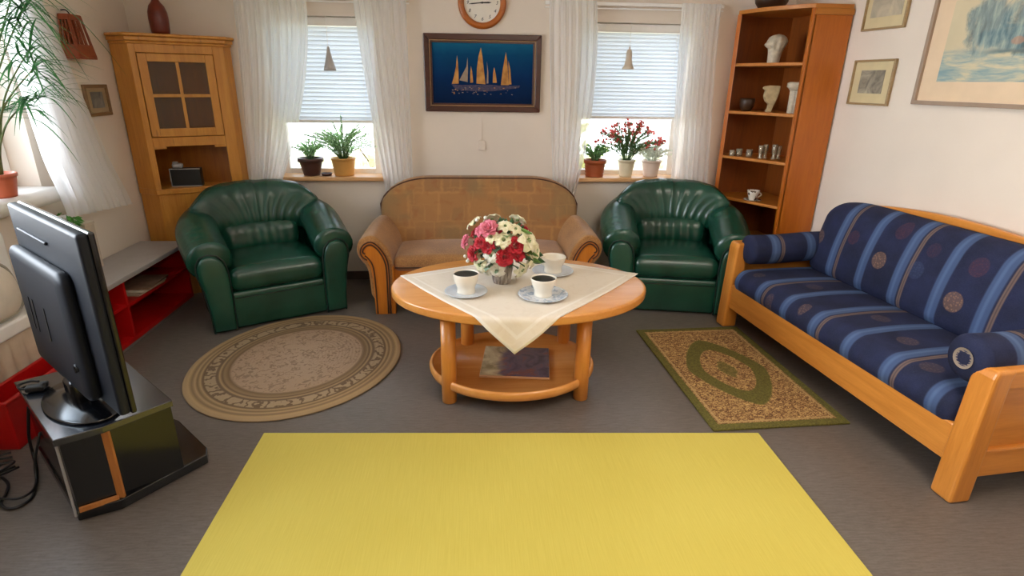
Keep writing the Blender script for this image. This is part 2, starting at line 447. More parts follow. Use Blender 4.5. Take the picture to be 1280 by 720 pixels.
# ------------------------------------------------------------------ corner cabinet (left)
def board(b, p, q, t, z0, z1, mi=None):
    """upright board of thickness t to the left of p->q"""
    p, q = Vector(p), Vector(q); d = (q - p).normalized(); n = Vector((-d.y, d.x)) * t
    return b.prism([p[:], q[:], (q+n)[:], (p+n)[:]], z0, z1, mi=mi)
CA, CB = Vector((-2.27, 4.25)), Vector((-1.765, 4.535)); CL = Vector((-2.44, 4.345)); CR = Vector((-1.755, 4.64)); CC = Vector((-2.44, 4.64))
cab = thing('corner_cabinet', 'tall knotty pine corner cabinet with glazed door and open niche', 'cabinet', (-2.27, 4.25, 0))
def rel(p): return (p[0] - CA.x, p[1] - CA.y)
cd_ = (CB - CA).normalized(); cn_ = Vector((-cd_.y, cd_.x))      # cn_ points into the corner
def fr(s, dep): p = cd_ * s + cn_ * dep; return (p.x, p.y)
SW = (CB - CA).length
foot = [rel(CL), (0, 0), rel(CB), rel(CR), rel(CC)]
b = MB()
base = [rel(CL + Vector((.0, .012))), fr(.01, .015), fr(SW-.01, .015), rel(CR), rel(CC)]
b.prism(base, 0, .785)
b.prism(foot, .785, .825)                                        # niche floor
for z0, z1 in ((1.135, 1.165), (1.77, 1.80)): b.prism([rel(CL+Vector((.004,.01))), fr(.01,.01), fr(SW-.01,.01), rel(CR), rel(CC)], z0, z1)
board(b, rel(CL), (0, 0), .022, .825, 1.80); board(b, rel(CB), rel(CR), .02, .825, 1.80)
CASE = b.build('carcass', PINE, cab, bevel=.004)
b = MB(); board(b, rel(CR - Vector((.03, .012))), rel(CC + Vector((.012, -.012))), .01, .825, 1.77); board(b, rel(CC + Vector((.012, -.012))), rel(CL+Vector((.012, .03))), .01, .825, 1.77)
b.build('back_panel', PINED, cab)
b = MB()                                                          # face frame
def fbox(b, s0, s1, z0, z1, d0=0, d1=.024): b.prism([fr(s0, d0), fr(s1, d0), fr(s1, d1), fr(s0, d1)], z0, z1)
fbox(b, 0, .038, .825, 1.80); fbox(b, SW-.075, SW, .825, 1.80)
fbox(b, .038, SW-.075, 1.745, 1.80); fbox(b, .038, SW-.075, 1.125, 1.19)
fbox(b, .038, .115, 1.108, 1.125); fbox(b, SW-.155, SW-.075, 1.108, 1.125)
b.build('face_frame', PINE, cab, bevel=.003)
def offs(k):  # cornice outlines, growing outwards
    return [(rel(CL)[0], rel(CL)[1] - k), fr(-.004 - k*.35, -k), fr(SW + k*.6, -k), (rel(CR)[0] + k, rel(CR)[1]), rel(CC)]
b = MB(); b.prism(offs(.010), 1.80, 1.818); b.prism(offs(.022), 1.818, 1.846); b.prism(offs(.034), 1.846, 1.866)
b.build('cornice', PINE, cab, bevel=.006)
door = MB(); s0, s1, z0, z1 = .042, SW-.079, 1.194, 1.741; a0, a1, c0, c1 = .095, SW-.132, 1.25, 1.69
fbox(door, s0, a0, z0, z1, -.012, .014); fbox(door, a1, s1, z0, z1, -.012, .014); fbox(door, a0, a1, z0, c0, -.012, .014); fbox(door, a0, a1, c1, z1, -.012, .014)
dr = door.build('door', PINE, cab, bevel=.003)
b = MB(); m = (a0+a1)/2; mz = (c0+c1)/2
fbox(b, m-.010, m+.010, c0, c1, -.008, .008); fbox(b, a0, m-.010, mz-.010, mz+.010, -.008, .008); fbox(b, m+.010, a1, mz-.010, mz+.010, -.008, .008)
b.build('glazing_bar', PINE, dr)
g = G('cabinet_glass'); tr = g.n('BsdfTransparent'); tr.inputs[0].default_value = (.84, .74, .55, 1); gl = g.n('BsdfGlossy'); gl.inputs['Roughness'].default_value = .05
mx = g.n('MixShader'); mx.inputs[0].default_value = .05
g.t.links.new(tr.outputs[0], mx.inputs[1]); g.t.links.new(gl.outputs[0], mx.inputs[2]); CGL = g.surf(mx.outputs[0])
b = MB(); fbox(b, a0-.004, a1+.004, c0-.004, c1+.004, .0, .003); b.build('door_glass', CGL, dr)
b = MB(); b.prism([rel(CL+Vector((.03,.05))), fr(.03,.05), fr(SW-.03,.05), rel(CR-Vector((.03,.02))), rel(CC+Vector((.03,-.02)))], 1.455, 1.473); b.build('inner_shelf', PINED, cab)

# things on and in the cabinet
TERR = plain('brown_glaze', '6d2512', .3, .12, 20)
v = MB().lathe([(0, 0), (.052, 0), (.058, .02), (.062, .10), (.060, .14), (.048, .18), (.028, .205), (.021, .22), (.021, .255), (.027, .262), (.027, .272), (.018, .272), (.015, .22)], n=32, cap=False).build('stoneware_bottle', TERR, loc=(-2.14, 4.46, 1.867))
tag(v, 'brown glazed stoneware bottle on top of the corner cabinet', 'bottle')
r = thing('black_box', 'black box with pale edges standing in the cabinet niche', 'box', (-2.125, 4.435, .826), math.atan2(cd_.y, cd_.x) - .35)
SILV = plain('silver_trim', 'a9a7a8', .35, .03, metal=.3)
MB().box((0, 0, .066), (.205, .07, .132)).build('body', BLACKM, r, bevel=.004)
b = MB(); b.box((0, -.036, .129), (.209, .004, .006)); b.box((-.101, -.036, .066), (.006, .004, .12)); b.box((0, -.036, .004), (.209, .004, .006)); b.build('trim', SILV, r)
r2 = MB().rbox((0, 0, .0), (.036, .02, .018), .014, (2,2,2))
r2.rbox((-.012, 0, .022), (.018, .012, .008), .006, (1,1,1))
tag(r2.build('small_gadget', SILV, loc=(-2.17, 4.415, .977), rz=.1), 'small grey gadget lying on the black box in the niche', 'gadget')

# small picture on left wall
def framed(name, label, W, H, loc, rz, fmat, mats, fw_=.02, dep=.018, mat_w=.05, art=None, group=None):
    """frame in its own plane: x right, z up, front at -y, back on y=0"""
    r = thing(name, label, 'picture', loc, rz, group)
    b = MB(); 
    b.prism([(0,0),(W,0),(W-fw_,fw_),(fw_,fw_)], -dep, -.001, 'y'); b.prism([(W,0),(W,H),(W-fw_,H-fw_),(W-fw_,fw_)], -dep, -.001, 'y')
    b.prism([(W,H),(0,H),(fw_,H-fw_),(W-fw_,H-fw_)], -dep, -.001, 'y'); b.prism([(0,H),(0,0),(fw_,fw_),(fw_,H-fw_)], -dep, -.001, 'y')
    b.build('frame', fmat, r, bevel=.0025)
    MB().box((W/2, -dep*.35, H/2), (W-2*fw_+.004, .004, H-2*fw_+.004)).build('mat_board', mats[0], r)
    a = art or (fw_+mat_w, W-fw_-mat_w, fw_+mat_w, H-fw_-mat_w)
    MB().box(((a[0]+a[1])/2, -dep*.35-.003, (a[2]+a[3])/2), (a[1]-a[0], .003, a[3]-a[2])).build('print', mats[1], r)
    return r
OLDG = wood('old_gold_wood', '8a6c48', '6d5235', 'x', .4)
def artmat(name, stops, scale=6, dist=1.5, sc=(1,1,1)):
    g = G(name); co = g.map(g.coord(), sc=sc)
    return g.pbr(g.ramp(g.noise(co, scale, 6, .6, dist), [(p, lin(c)) for p, c in stops]), .6)
framed('small_picture', 'small grey print in a narrow brown frame beside the corner cabinet', .25, .195, (LX+.001, 3.965, 1.345), PI/2, OLDG,
       (plain('aged_mat', 'a8916f', .7), artmat('grey_print', [(.3, '5c5a56'), (.7, '8d8980')], 9)), fw_=.022, art=(.065, .19, .05, .15))

# wall lantern (hanging brown ceramic light shade)
TC = plain('terracotta_lantern', '8f4222', .45, .12, 25)
r = thing('wall_lantern', 'brown slotted ceramic lantern hanging on the left wall', 'lantern', (LX+.050, 3.945, 1.70))
b = MB()                                                         # four slotted sides
def side(b, p0, p1, q0, q1):
    """slotted trapezium between bottom p0-p1 and top q0-q1"""
    P = lambda s, t: tuple(mixs(mixs(p0[i], p1[i], s), mixs(q0[i], q1[i], s), t) for i in range(3))
    qd = lambda a, c, d, e: b.add([P(a, c), P(d, c), P(d, e), P(a, e)], [(0,1,2,3)], False)
    qd(0, 0, 1, .30); qd(0, .88, 1, 1)
    for a, d in ((0, .12), (.30, .38), (.58, .66), (.88, 1)): qd(a, .30, d, .88)
cs = [(-.045, -.085), (.05, -.085), (.05, .085), (-.045, .085)]; ts = [(-.035, -.06), (.02, -.06), (.02, .06), (-.035, .06)]
for i in range(4):
    j = (i+1) % 4
    side(b, (*cs[i], 0), (*cs[j], 0), (*ts[i], .235), (*ts[j], .235))
b.add([(*t, .235) for t in ts], [(0,1,2,3)], False)
b.build('shade', TC, r, solid=.007)
b = MB(); b.tube(smooth_path([(0,0,.235), (-.02,0,.262), (-.05,0,.262)], 5), .004, 8); b.build('hook', BLACKM, r)
MB().box((0.002, 0, -.006), (.10, .18, .012)).build('rim', TC, r, bevel=.004)

# ------------------------------------------------------------------ red shelf unit
sh = thing('low_shelf_unit', 'low red open shelf unit with grey top along the left wall', 'shelf', (-2.43, 3.05, 0))
D, Lh, H = .31, 1.16, .46
b = MB(); b.box((D/2, Lh/2, .04), (D-.01, Lh, .03))
for y in (.012, .365, Lh-.012): b.box((D/2, y, .235), (D-.012, .022, .37))
b.box((D/2, .19, .265), (D-.014, .33, .018)); b.box((D/2, .757, .255), (D-.014, .77, .018))
b.box((.008, Lh/2, .235), (.012, Lh, .38))
b.build('carcass', RED, sh, bevel=.002)
MB().box((D/2+.006, Lh/2, .44), (D+.03, Lh+.02, .032)).build('top_board', GREY, sh, bevel=.006)
MB().box((D/2-.005, Lh/2, .0125), (D-.02, Lh-.01, .025)).build('plinth', plain('grey_plinth', '77706d', .5), sh)
PAP = [plain('magazine_paper', 'b8a48c', .6, .15, 30), plain('magazine_cover', '8c6f5c', .5, .2, 20), plain('newsprint', 'cfc4b4', .7, .1, 30)]
for i, (w, l, c) in enumerate(((.21, .30, 0), (.205, .28, 2), (.20, .29, 1))):
    o = MB().box((0, 0, .006), (w, l, .0118)).build('magazine', PAP[c], loc=(-2.235 + .012*i, 3.72+.02*i, .2642 + .0122*i), rz=.05*(i-1), bevel=.002)
    tag(o, ['magazine at the bottom of the pile in the red shelf', 'pale paper in the middle of the pile in the red shelf', 'brown magazine topmost of the pile in the red shelf'][i], 'magazine', 'magazines in the red shelf')
bx = MB().prism([(-.03,-.045),(.03,-.045),(.03,.045),(-.03,.045)], 0, .275).prism([(-.033,-.048),(.033,-.048),(.033,.048),(-.033,.048)], .275, .293)
tag(bx.build('upright_box', plain('cream_carton', 'cdbfae', .6), loc=(-2.37, 3.57, .4575), bevel=.003), 'narrow cream box standing on the grey shelf top behind the television', 'box')

# ------------------------------------------------------------------ bench, cushion, crate left of the television
bn = thing('low_bench', 'low white ledge with pleated cream skirt below the side window', 'bench', (-2.43, 2.0, 0))
MB().box((.11, .46, .445), (.24, .98, .07)).build('ledge_top', WHITE, bn, bevel=.01)
def sk(u, v): return (.205 + .008*sin(u*70), mixs(-.02, .94, u), mixs(.41, .02, v))
MB().grid(sk, 90, 4).build('skirt', plain('cream_cloth', 'c3b09a', .9), bn, solid=.004)
MB().box((.1, .46, .2), (.16, .9, .40)).build('carcass', WHITE, bn)
CRM = plain('cream_cotton', 'dcd0c0', .9, .05)
cu = thing('floor_cushion', 'cream cushion with piped edge propped on the white ledge', 'cushion', (-2.275, 2.62, .62), 0)
MB().rbox((0, 0, 0), (.06, .20, .135), (.058, .12, .12), (3, 5, 4), rot=(0, -.22, 0)).build('cover', CRM, cu)
R_ = Euler((0, -.22, 0)).to_matrix()
MB().tube([R_ @ Vector((.012, .198*math.copysign(abs(cos(a))**.55, cos(a)), .134*math.copysign(abs(sin(a))**.55, sin(a)))) for a in [2*PI*i/48 for i in range(48)]], .007, 8, closed=True).build('piping', plain('grey_piping', 'a09a8c', .8), cu)
rd = thing('radiator', 'white rounded panel radiator under the side window sill', 'radiator', (LX+.001, 2.35, .55))
MB().rbox((.05, 0, .17), (.035, .62, .15), (.034, .03, .05), (2, 6, 3)).build('panel', WHITEG, rd)
for yy in (-.4, .4): MB().box((.008, yy, .17), (.018, .05, .12)).build('wall_bracket', WHITE, rd)
cr_ = thing('plastic_crate', 'red plastic crate on the floor by the television stand', 'crate', (-2.20, 2.62, 0), .1)
b = MB(); 
for (x, y, w, d) in ((-.0, -.17, .30, .014), (0, .17, .30, .014), (-.143, 0, .014, .34), (.143, 0, .014, .34)): pass
cr_.location = (-2.12, 2.57, 0); cr_.rotation_euler.z = 0
b.box((0, 0, .008), (.14, .52, .016))
b.box((-.066, 0, .12), (.012, .52, .23)); b.box((.066, 0, .12), (.012, .52, .23)); b.box((0, -.255, .12), (.13, .012, .23)); b.box((0, .255, .12), (.13, .012, .23))
b.build('tub', RED, cr_, bevel=.004)
b = MB(); b.box((0, -.262, .236), (.16, .02, .016)); b.box((0, .262, .236), (.16, .02, .016)); b.box((-.07, 0, .236), (.02, .52, .016)); b.box((.07, 0, .236), (.02, .52, .016)); b.build('rim', RED, cr_, bevel=.004)
tb = MB().rbox((0, 0, .0), (.05, .05, .05), .02, (2,2,2)).build('plastic_block', plain('green_toy', '2f7a4a', .4), loc=(-2.12, 2.40, .067), rz=.0)
tag(tb, 'green block inside the red crate', 'block')

# ------------------------------------------------------------------ television and stand
tvs = thing('television_stand', 'gloss black corner television stand with copper-coloured edge strips', 'tv stand', (-1.53, 2.12, 0))
def rs(*pts): return [(p[0]+1.53, p[1]-2.12) for p in pts]
P0, P1, P2, P3, P4 = (-1.93, 2.245), (-1.49, 1.81), (-1.37, 1.89), (-1.205, 2.07), (-1.63, 2.477)
MB().prism(rs(P0, P1, P2, P3, P4), .352, .38).build('top_plate', plain('satin_black_top', '151a24', .17, .04, coat=1.0, spec=.9), tvs, bevel=.003)
MB().prism(rs((-1.91, 2.25), (-1.495, 1.838), (-1.378, 1.913), (-1.222, 2.08), (-1.635, 2.455)), .05, .352).build('cabinet_body', BLACKG, tvs)
MB().prism(rs((-1.93, 2.26), (-1.50, 1.83), (-1.372, 1.888), (-1.165, 2.165), (-1.185, 2.215), (-1.41, 2.44), (-1.62, 2.56), (-1.72, 2.5)), .006, .05).build('base_plate', BLACKG, tvs, bevel=.004)
CU = wood('copper_wood_edge', 'b9793f', 'a2642f', 'z', .35)
p = rs(P2)[0]; q = rs((-1.50, 1.834))[0]
b = MB().bar((p[0]-.008, p[1]+.018, .05), (p[0]-.004, p[1]+.016, .352), .026, .012)
b.bar((q[0]+.012, q[1]-.002, .056), (p[0]-.012, p[1]+.008, .056), .012, .018)
b.build('edge_strip', CU, tvs)
b = MB().bar((q[0]-.003, q[1]-.006, .03), (q[0]+.002, q[1]-.006, .352), .007, .006); b.build('corner_trim', SILV, tvs)

tv = thing('flat_television', 'dark flat screen television seen from behind on the black stand', 'television', (-1.53, 2.092, .38), -.728)
MB().rbox((0, .006, .41), (.386, .018, .333), (.012, .012, .012), (4, 2, 4)).build('housing', TVB, tv); MB().rbox((0, .032, .41), (.388, .010, .335), (.008, .008, .008), (4, 1, 4)).build('bezel', BLACKG, tv)
MB().rbox((-.07, -.030, .335), (.308, .026, .25), (.05, .022, .04), (4, 2, 4)).build('back_cover', TVB, tv)
MB().box((0, .0425, .41), (.735, .002, .61)).build('screen', plain('dark_screen', '090a0b', .1), tv)
b = MB()
b.rbox((-.12, -.016, .655), (.17, .006, .006), .005, (2,1,1)); b.build('ridge', TVB, tv)
b = MB()
for x in (-.24, -.19, -.05): MB().box((x, -.0565, .33), (.012, .004, .14), rot=(0, .12, 0)).build('vent', BLACKM, tv)
b = MB(); b.rbox((.0, -.035, .06), (.05, .03, .055), (.025, .02, .02), (2,2,2)); b.build('neck', BLACKG, tv)
b = MB(); b.lathe([(0, 0), (.20, 0), (.206, .006), (.20, .012), (.08, .02), (0, .022)], (0, -.02, .001), 40, 1.1, .62, cap=False); b.build('foot', BLACKG, tv)
b = MB(); b.tube([(.19, -.056, .24)] + [(.19+.018*cos(a), -.058, .22+.018*sin(a)) for a in [.5*PI*i/3 for i in range(0, 9)]], .004, 6); b.build('socket', BLACKM, tv)
pl = MB().rbox((0,0,.014), (.032, .02, .013), .009, (1,1,1)).rbox((.02,.03,.012), (.016, .012, .011), .007, (1,1,1)).tube(smooth_path([(-.03, 0, .012), (-.06, .02, .01), (-.075, .06, .008), (-.045, .085, .008), (-.01, .07, .008)], 6), .005, 8)
tag(pl.build('cable_plug', BLACKM, loc=(-1.785, 2.165, .382), rz=.3), 'black plug and short lead lying on the stand behind the television', 'plug')
def cable(label, pts, r=.006):
    o = MB().tube(smooth_path(pts, 8), r, 8).build('power_cable', BLACKM)
    return tag(o, label, 'cable', 'black cables behind the television stand')
cable('black cable looping on the floor in front of the red crate', [(-1.875, 2.213, .28), (-1.93, 2.235, .12), (-1.95, 2.25, .02), (-1.87, 2.15, .008), (-1.80, 2.04, .008), (-1.765, 1.96, .008), (-1.80, 1.91, .008), (-1.86, 1.94, .008), (-1.885, 2.0, .008), (-1.92, 2.06, .008), (-1.99, 2.11, .008), (-2.06, 2.12, .008)])
cable('black cable hanging from the stand corner to the floor', [(-1.80, 2.14, .20), (-1.83, 2.11, .08), (-1.82, 2.08, .022), (-1.795, 2.04, .02), (-1.78, 1.99, .02), (-1.80, 1.955, .02), (-1.86, 1.955, .02), (-1.93, 1.965, .02), (-2.02, 1.90, .02)], .005)
rn = random.Random(3)
for k in range(4):
    x0, y0 = -2.03 + .04*k, 2.24 - .045*k
    pts = [(x0, y0, .008 + .009*(k+3))]
    for j in range(5): pts.append((x0 - .06 + rn.uniform(-.09, .10), y0 - .05 + rn.uniform(-.13, .045), .008 + .009*(k+3) + .04*sin(PI*(j+1)/6)*rn.random()))
    cable(['black cable tangled nearest the red crate', 'second black cable of the tangle by the crate', 'black cable in the middle of the floor tangle', 'black cable of the tangle closest to the stand'][k], pts, .005)
# ------------------------------------------------------------------ green leather armchairs
g = G('green_leather'); co = g.coord()
f = g.noise(co, 4, 3); fine = g.n('TexVoronoi'); g.put(fine.inputs['Vector'], co); fine.inputs['Scale'].default_value = 260
wr = g.noise(co, 22, 3, .55, .6)
hh = g.M('ADD', g.M('MULTIPLY', fine.outputs['Distance'], .12), g.M('MULTIPLY', wr, .5))
LEATHER = g.pbr(g.ramp(f, [(.3, lin('0c382c')), (.7, lin('154a3a'))]), .27, bump=g.bump(hh, .16, .008), spec=.65)
SEAM = plain('dark_green_seam', '08201a', .6)
def armchair(label, loc, rz):
    r = thing('leather_armchair', label, 'armchair', (*loc, 0), rz, 'green leather armchairs')
    # outer shell: plan path from front right round the back to front left
    half = [(.43, -.33), (.44, -.10), (.425, .10), (.36, .26), (.24, .335), (.10, .36)]
    path = smooth_path([(x, y, 0) for x, y in half] + [(-x, y, 0) for x, y in half[::-1]], 5)
    rings = []; n = len(path)
    for i, p in enumerate(path):
        a = path[max(i-1, 0)]; c = path[min(i+1, n-1)]; d = (c - a).normalized(); nn = Vector((-d.y, d.x, 0))   # towards inside
        t = sstep(-.15, .30, p.y); zt = mixs(.47, .77, t); th = .10
        o = p + d*0
        lean = -nn * .02
        rings.append([(o.x, o.y, .008), (o.x+lean.x, o.y+lean.y, mixs(.2, .4, t)), (o.x+lean.x*1.5, o.y+lean.y*1.5, zt-.03), (o.x+nn.x*.03, o.y+nn.y*.03, zt), (o.x+nn.x*th, o.y+nn.y*th, zt-.02), (o.x+nn.x*th, o.y+nn.y*th, .008)])
    MB().loft(rings).build('shell', LEATHER, r, subsurf=1)
    MB().rbox((0, -.03, .15), (.37, .31, .115), .03, (4, 4, 2)).build('base', LEATHER, r)
    MB().rbox((0, -.335, .137), (.305, .028, .128), (.02, .02, .03), (6, 2, 3)).build('front_apron', LEATHER, r)
    MB().tube([(x, -.366, .225) for x in (-.285, -.1, .1, .285)], .003, 6).build('apron_seam', SEAM, r)
    MB().rbox((0, 0, 0), (.31, .285, .085), (.07, .07, .07), (8, 8, 3), lambda v: Vector((v.x, v.y, v.z + .022*(1-(v.x/.31)**2)*(1-(v.y/.29)**2) * (1 if v.z > 0 else 0) - .012*sstep(.1,-.29,v.y)))).build('seat_cushion', LEATHER, r, loc=(0, -.095, .353), subsurf=1)
    # lumbar and upper back pillows with gathered pleats
    def lum(v):
        k = sstep(0, -.09, v.y)
        w = .006 * k * sin(v.x*58 + 3*v.z) * (1 - (v.x/.27)**2)
        return Vector((v.x, v.y - .10*v.x*v.x*4*.5 - w, v.z))
    MB().rbox((0, 0, 0), (.275, .09, .115), (.08, .08, .09), (44, 3, 8), lum, rot=(-.15, 0, 0)).build('lumbar_pillow', LEATHER, r, loc=(0, .165, .505))
    def bk(v):
        x, y, z = v
        top = sstep(-.15, .20, z); wide = 1 + .03*sstep(-.2, .02, z) - .10*sstep(.05, .21, z)
        fan = 1 - abs(x)/.44
        ang = x * (62 - 34*top)                                   # pleats fan out upwards
        pl = (abs(sin(ang)) ** .7) * .016 * max(0, fan) ** .5 * (.35 + .65*sstep(.24, -.12, z)) * sstep(.12, -.02, y) 
        pl += .010 * abs(sin(ang*.5+.6)) * max(0, fan) * sstep(.0, .15, z)
        y2 = y - .58*x*x - .05*sstep(-.20, .05, z)*0 + pl
        z2 = z - .42*abs(x)**2.6*sstep(-.1, .2, z)*1.9 - pl*.5*sstep(.1, .2, z)
        return Vector((x*wide, y2, z2))
    MB().rbox((0, 0, 0), (.425, .115, .20), (.12, .105, .13), (72, 6, 12), bk, rot=(-.20, 0, 0)).build('back_pillow', LEATHER, r, loc=(0, .245, .70))
    # arm rolls sweeping down from the back, and their scrolled front panels
    for s in (-1, 1):
        pts = smooth_path([(s*.355, .26, .655), (s*.390, .16, .630), (s*.410, .03, .592), (s*.408, -.12, .545), (s*.40, -.26, .506), (s*.394, -.345, .49)], 6)
        rad = []
        for i, p in enumerate(pts):
            t = i/(len(pts)-1); k = mixs(.105, .134, sstep(0, .4, t)); k *= 1 + .006*sin(i*2.3)
            rad.append((k*1.02, k*.95))
        rad[-1] = (.095, .09)
        pts.append(pts[-1] + Vector((0, -.018, -.002))); rad.append((.045, .04))
        MB().tube(pts, rad, 22).build('arm_roll', LEATHER, r)
        ol = [(.308,.006),(.303,.009),(.302,.03),(.298,.20),(.300,.33),(.303,.42),(.318,.485),(.355,.528),(.405,.540),(.455,.525),(.482,.48),(.486,.42),(.466,.33),(.450,.22),(.442,.12),(.438,.03),(.437,.009),(.432,.006)]
        ol = [(s*x, z) for x, z in ol]
        cx = sum(x for x, z in ol)/len(ol); cz = .28
        sh_ = lambda k: [(cx + (x-cx)*k, cz + (z-cz)*(1-(1-k)*.5)) for x, z in ol]
        MB().loft([[(x, -.30, z) for x, z in sh_(.97)], [(x, -.365, z) for x, z in sh_(1)], [(x, -.383, z) for x, z in sh_(.93)], [(x, -.389, z) for x, z in sh_(.80)]]).build('arm_front', LEATHER, r, subsurf=1)
        MB().tube([(x, -.366, z) for x, z in sh_(1.01)], .005, 6).build('arm_piping', SEAM, r)
    return r
armchair('green leather armchair beside the corner cabinet and red shelf', (-1.49, 4.07), math.radians(29))
armchair('green leather armchair between the brown sofa and the tall bookcase', (1.532, 4.165), math.radians(-11))

# ------------------------------------------------------------------ small brown sofa
g = G('patchwork_fabric'); co = g.coord(); x_, y_, z_ = g.xyz(co)
uvw = g.comb(x_, g.M('ADD', z_, g.M('MULTIPLY', y_, .6)), 0)
nw = g.n('TexNoise'); g.put(nw.inputs['Vector'], uvw); nw.inputs['Scale'].default_value = 26; nw.inputs['Detail'].default_value = 2
vm = g.n('VectorMath', operation='MULTIPLY_ADD'); g.put(vm.inputs[0], nw.outputs['Color']); vm.inputs[1].default_value = (.03, .03, 0); g.put(vm.inputs[2], uvw)
uvn = vm.outputs[0]
def brick(loc, w, h, mort, c1, c2, cm, off, sq):
    br = g.n('TexBrick'); g.put(br.inputs['Vector'], g.map(uvn, loc=loc)); br.inputs['Scale'].default_value = 1
    br.inputs['Brick Width'].default_value = w; br.inputs['Row Height'].default_value = h; br.inputs['Mortar Size'].default_value = mort
    br.inputs['Mortar Smooth'].default_value = 1.0; br.inputs['Bias'].default_value = 0
    for k, cc in zip((1, 2, 3), (c1, c2, cm)): br.inputs[k].default_value = lin(cc)
    br.offset = off; br.squash = sq; br.squash_frequency = 2; return br.outputs[0]
n0 = g.noise(uvn, 11, 3); n1 = g.noise(uvn, 4.3, 3); n2 = g.noise(g.map(uvn, loc=(3,1,0)), 3.2, 2)
a_ = brick((.07,.03,0), .23, .285, .020, 'a27242', '8a6240', 'ac7c48', .45, .62)
b_ = brick((.31,.11,0), .10, .14, .012, '9a6a40', '846240', 'a67a48', .2, 1.5)
c = g.mix(g.M('MULTIPLY', g.step(n1, .45, .55), .6), a_, b_)
c = g.mix(g.M('MULTIPLY', g.step(n0, .55, .70), .45), c, lin('8f4f2e'))
c = g.mix(g.M('MULTIPLY', g.step(n2, .52, .66), .4), c, lin('6f6a4c'))
wv = g.noise(g.map(co, sc=(1, 1, 3)), 190, 2)
c = g.mix(g.M('MULTIPLY', wv, .25), c, lin('c89a62'))
PATCH = g.pbr(c, .9, bump=g.bump(wv, .25, .004), sheen=.2)
g = G('brown_woven_fabric'); co = g.coord(); wv = g.noise(co, 150, 3); f = g.noise(co, 5, 3)
c = g.ramp(g.M('ADD', g.M('MULTIPLY', wv, .6), g.M('MULTIPLY', f, .4)), [(.35, lin('835630')), (.65, lin('b58248'))])
BRF = g.pbr(c, .9, bump=g.bump(wv, .3, .004), sheen=.3)
PIPE = plain('brown_piping', '4a2a18', .8)
SOFW = wood('orange_beech', 'cb7a26', 'b8671a', 'z', .35, coat=.2)
lv = thing('fabric_sofa', 'small brown patchwork sofa with scrolled wooden arm fronts under the sailing picture', 'sofa', (.062, 3.85, 0))
NX = lambda x: x - .04*sstep(.66, .85, x)
AR = [(.655,0),(.648,.22),(.648,.36),(.66,.425),(.695,.485),(.74,.525),(.79,.545),(.838,.538),(.872,.51),(.885,.47),(.872,.43),(.838,.405),(.815,.36),(.80,.28),(.795,.15),(.795,0)]
for s in (-1, 1):
    ol = [(s*NX(x), z) for x, z in AR]
    MB().prism(ol, 0, .05, 'y').build('arm_front', SOFW, lv, bevel=.008, seg=3)
    # dark routed lines that follow the scroll
    inner = smooth_path([(s*NX(x), -.002, z) for x, z in [(.672,.01),(.668,.22),(.668,.35),(.682,.415),(.715,.47),(.755,.505),(.795,.522),(.832,.515),(.858,.49),(.862,.468),(.845,.455)]], 6)
    MB().tube(inner, .0055, 8).build('arm_inlay', PIPE, lv)
    inner = smooth_path([(s*NX(x), -.002, z) for x, z in [(.772,.01),(.775,.2),(.782,.33),(.80,.39),(.828,.425),(.85,.445)]], 6)
    MB().tube(inner, .005, 8).build('arm_inlay', PIPE, lv)
    MB().tube(smooth_path([(s*NX(x), -.001, z) for x, z in [(.659,.01),(.652,.22),(.652,.36),(.664,.424),(.698,.481),(.742,.52),(.79,.54),(.836,.533),(.867,.506),(.879,.47),(.867,.435),(.835,.411)]], 6), .005, 8).build('arm_piping', PIPE, lv)
    fab = [(.625,.08),(.618,.30),(.622,.42),(.65,.49),(.70,.545),(.755,.58),(.80,.59),(.86,.578),(.905,.54),(.915,.48),(.90,.42),(.86,.385),(.835,.33),(.83,.20),(.83,.08)]
    fab2 = [(s*(x - .045*sstep(.66, .85, x)), z) for x, z in fab]
    def ring(y, k, lift=0, inn=0):
        cx, cz = s*.765, .40
        return [(cx + (x-cx)*k - s*inn, y, cz + (z-cz)*k + lift*sstep(.3,.6,z)) for x, z in fab2]
    MB().loft([ring(.012,.90), ring(.006,.97), ring(.03,1.0), ring(.15,1.0,.0), ring(.35,1.0,.02,.01), ring(.50,1.0,.04,.03), ring(.58,.97,.04,.05), ring(.62,.8,.02,.05)]).build('arm_cover', BRF, lv, subsurf=1)
MB().box((0, .07, .235), (1.28, .03, .20)).build('front_rail', SOFW, lv, bevel=.006)
for s in (-1, 1): MB().box((s*.635, .035, .18), (.03, .05, .36)).build('inner_post', SOFW, lv, bevel=.004)
MB().box((0, .36, .18), (1.24, .54, .24)).build('seat_base', BROWNB, lv)
MB().rbox((0, .30, .365), (.628, .275, .055), (.05, .05, .05), (10, 6, 2), lambda v: Vector((v.x, v.y, v.z + .03*(1-(v.x/.63)**4)*(1-(v.y/.31)**2)*(1 if v.z > 0 else 0)))).build('seat_cushion', BRF, lv)
MB().tube([(-.61, .03, .345), (.61, .03, .345)], .006, 8).build('seat_piping', PIPE, lv)
def arch(x):
    a = abs(x); e = max(0, (a - .36) / .40)
    return 1 - .40 * (1 - math.sqrt(max(0, 1 - min(1, e)**2.2)))
Zb, Zt = .34, .905
def bkf(v):
    t = (v.z + .2825) / .565; tt = arch(v.x)
    zz = t * (Zt - Zb) * (tt if t > 0 else 1)
    return Vector((v.x, v.y + .17 * zz - .03*(1-(v.x/.76)**2)*sin(PI*min(1, max(0,t)))*(1 if v.y < 0 else 0), zz))
MB().rbox((0, .515, Zb), (.765, .075, .2825), (.03, .06, .05), (30, 3, 14), bkf).build('back_cushion', PATCH, lv)
ap = []
for i in range(61):
    x = -.757 + 1.514*i/60; z = (Zt-Zb-.022) * arch(x); ap.append((x, .455 + .17*z + .01, Zb + z + .008))
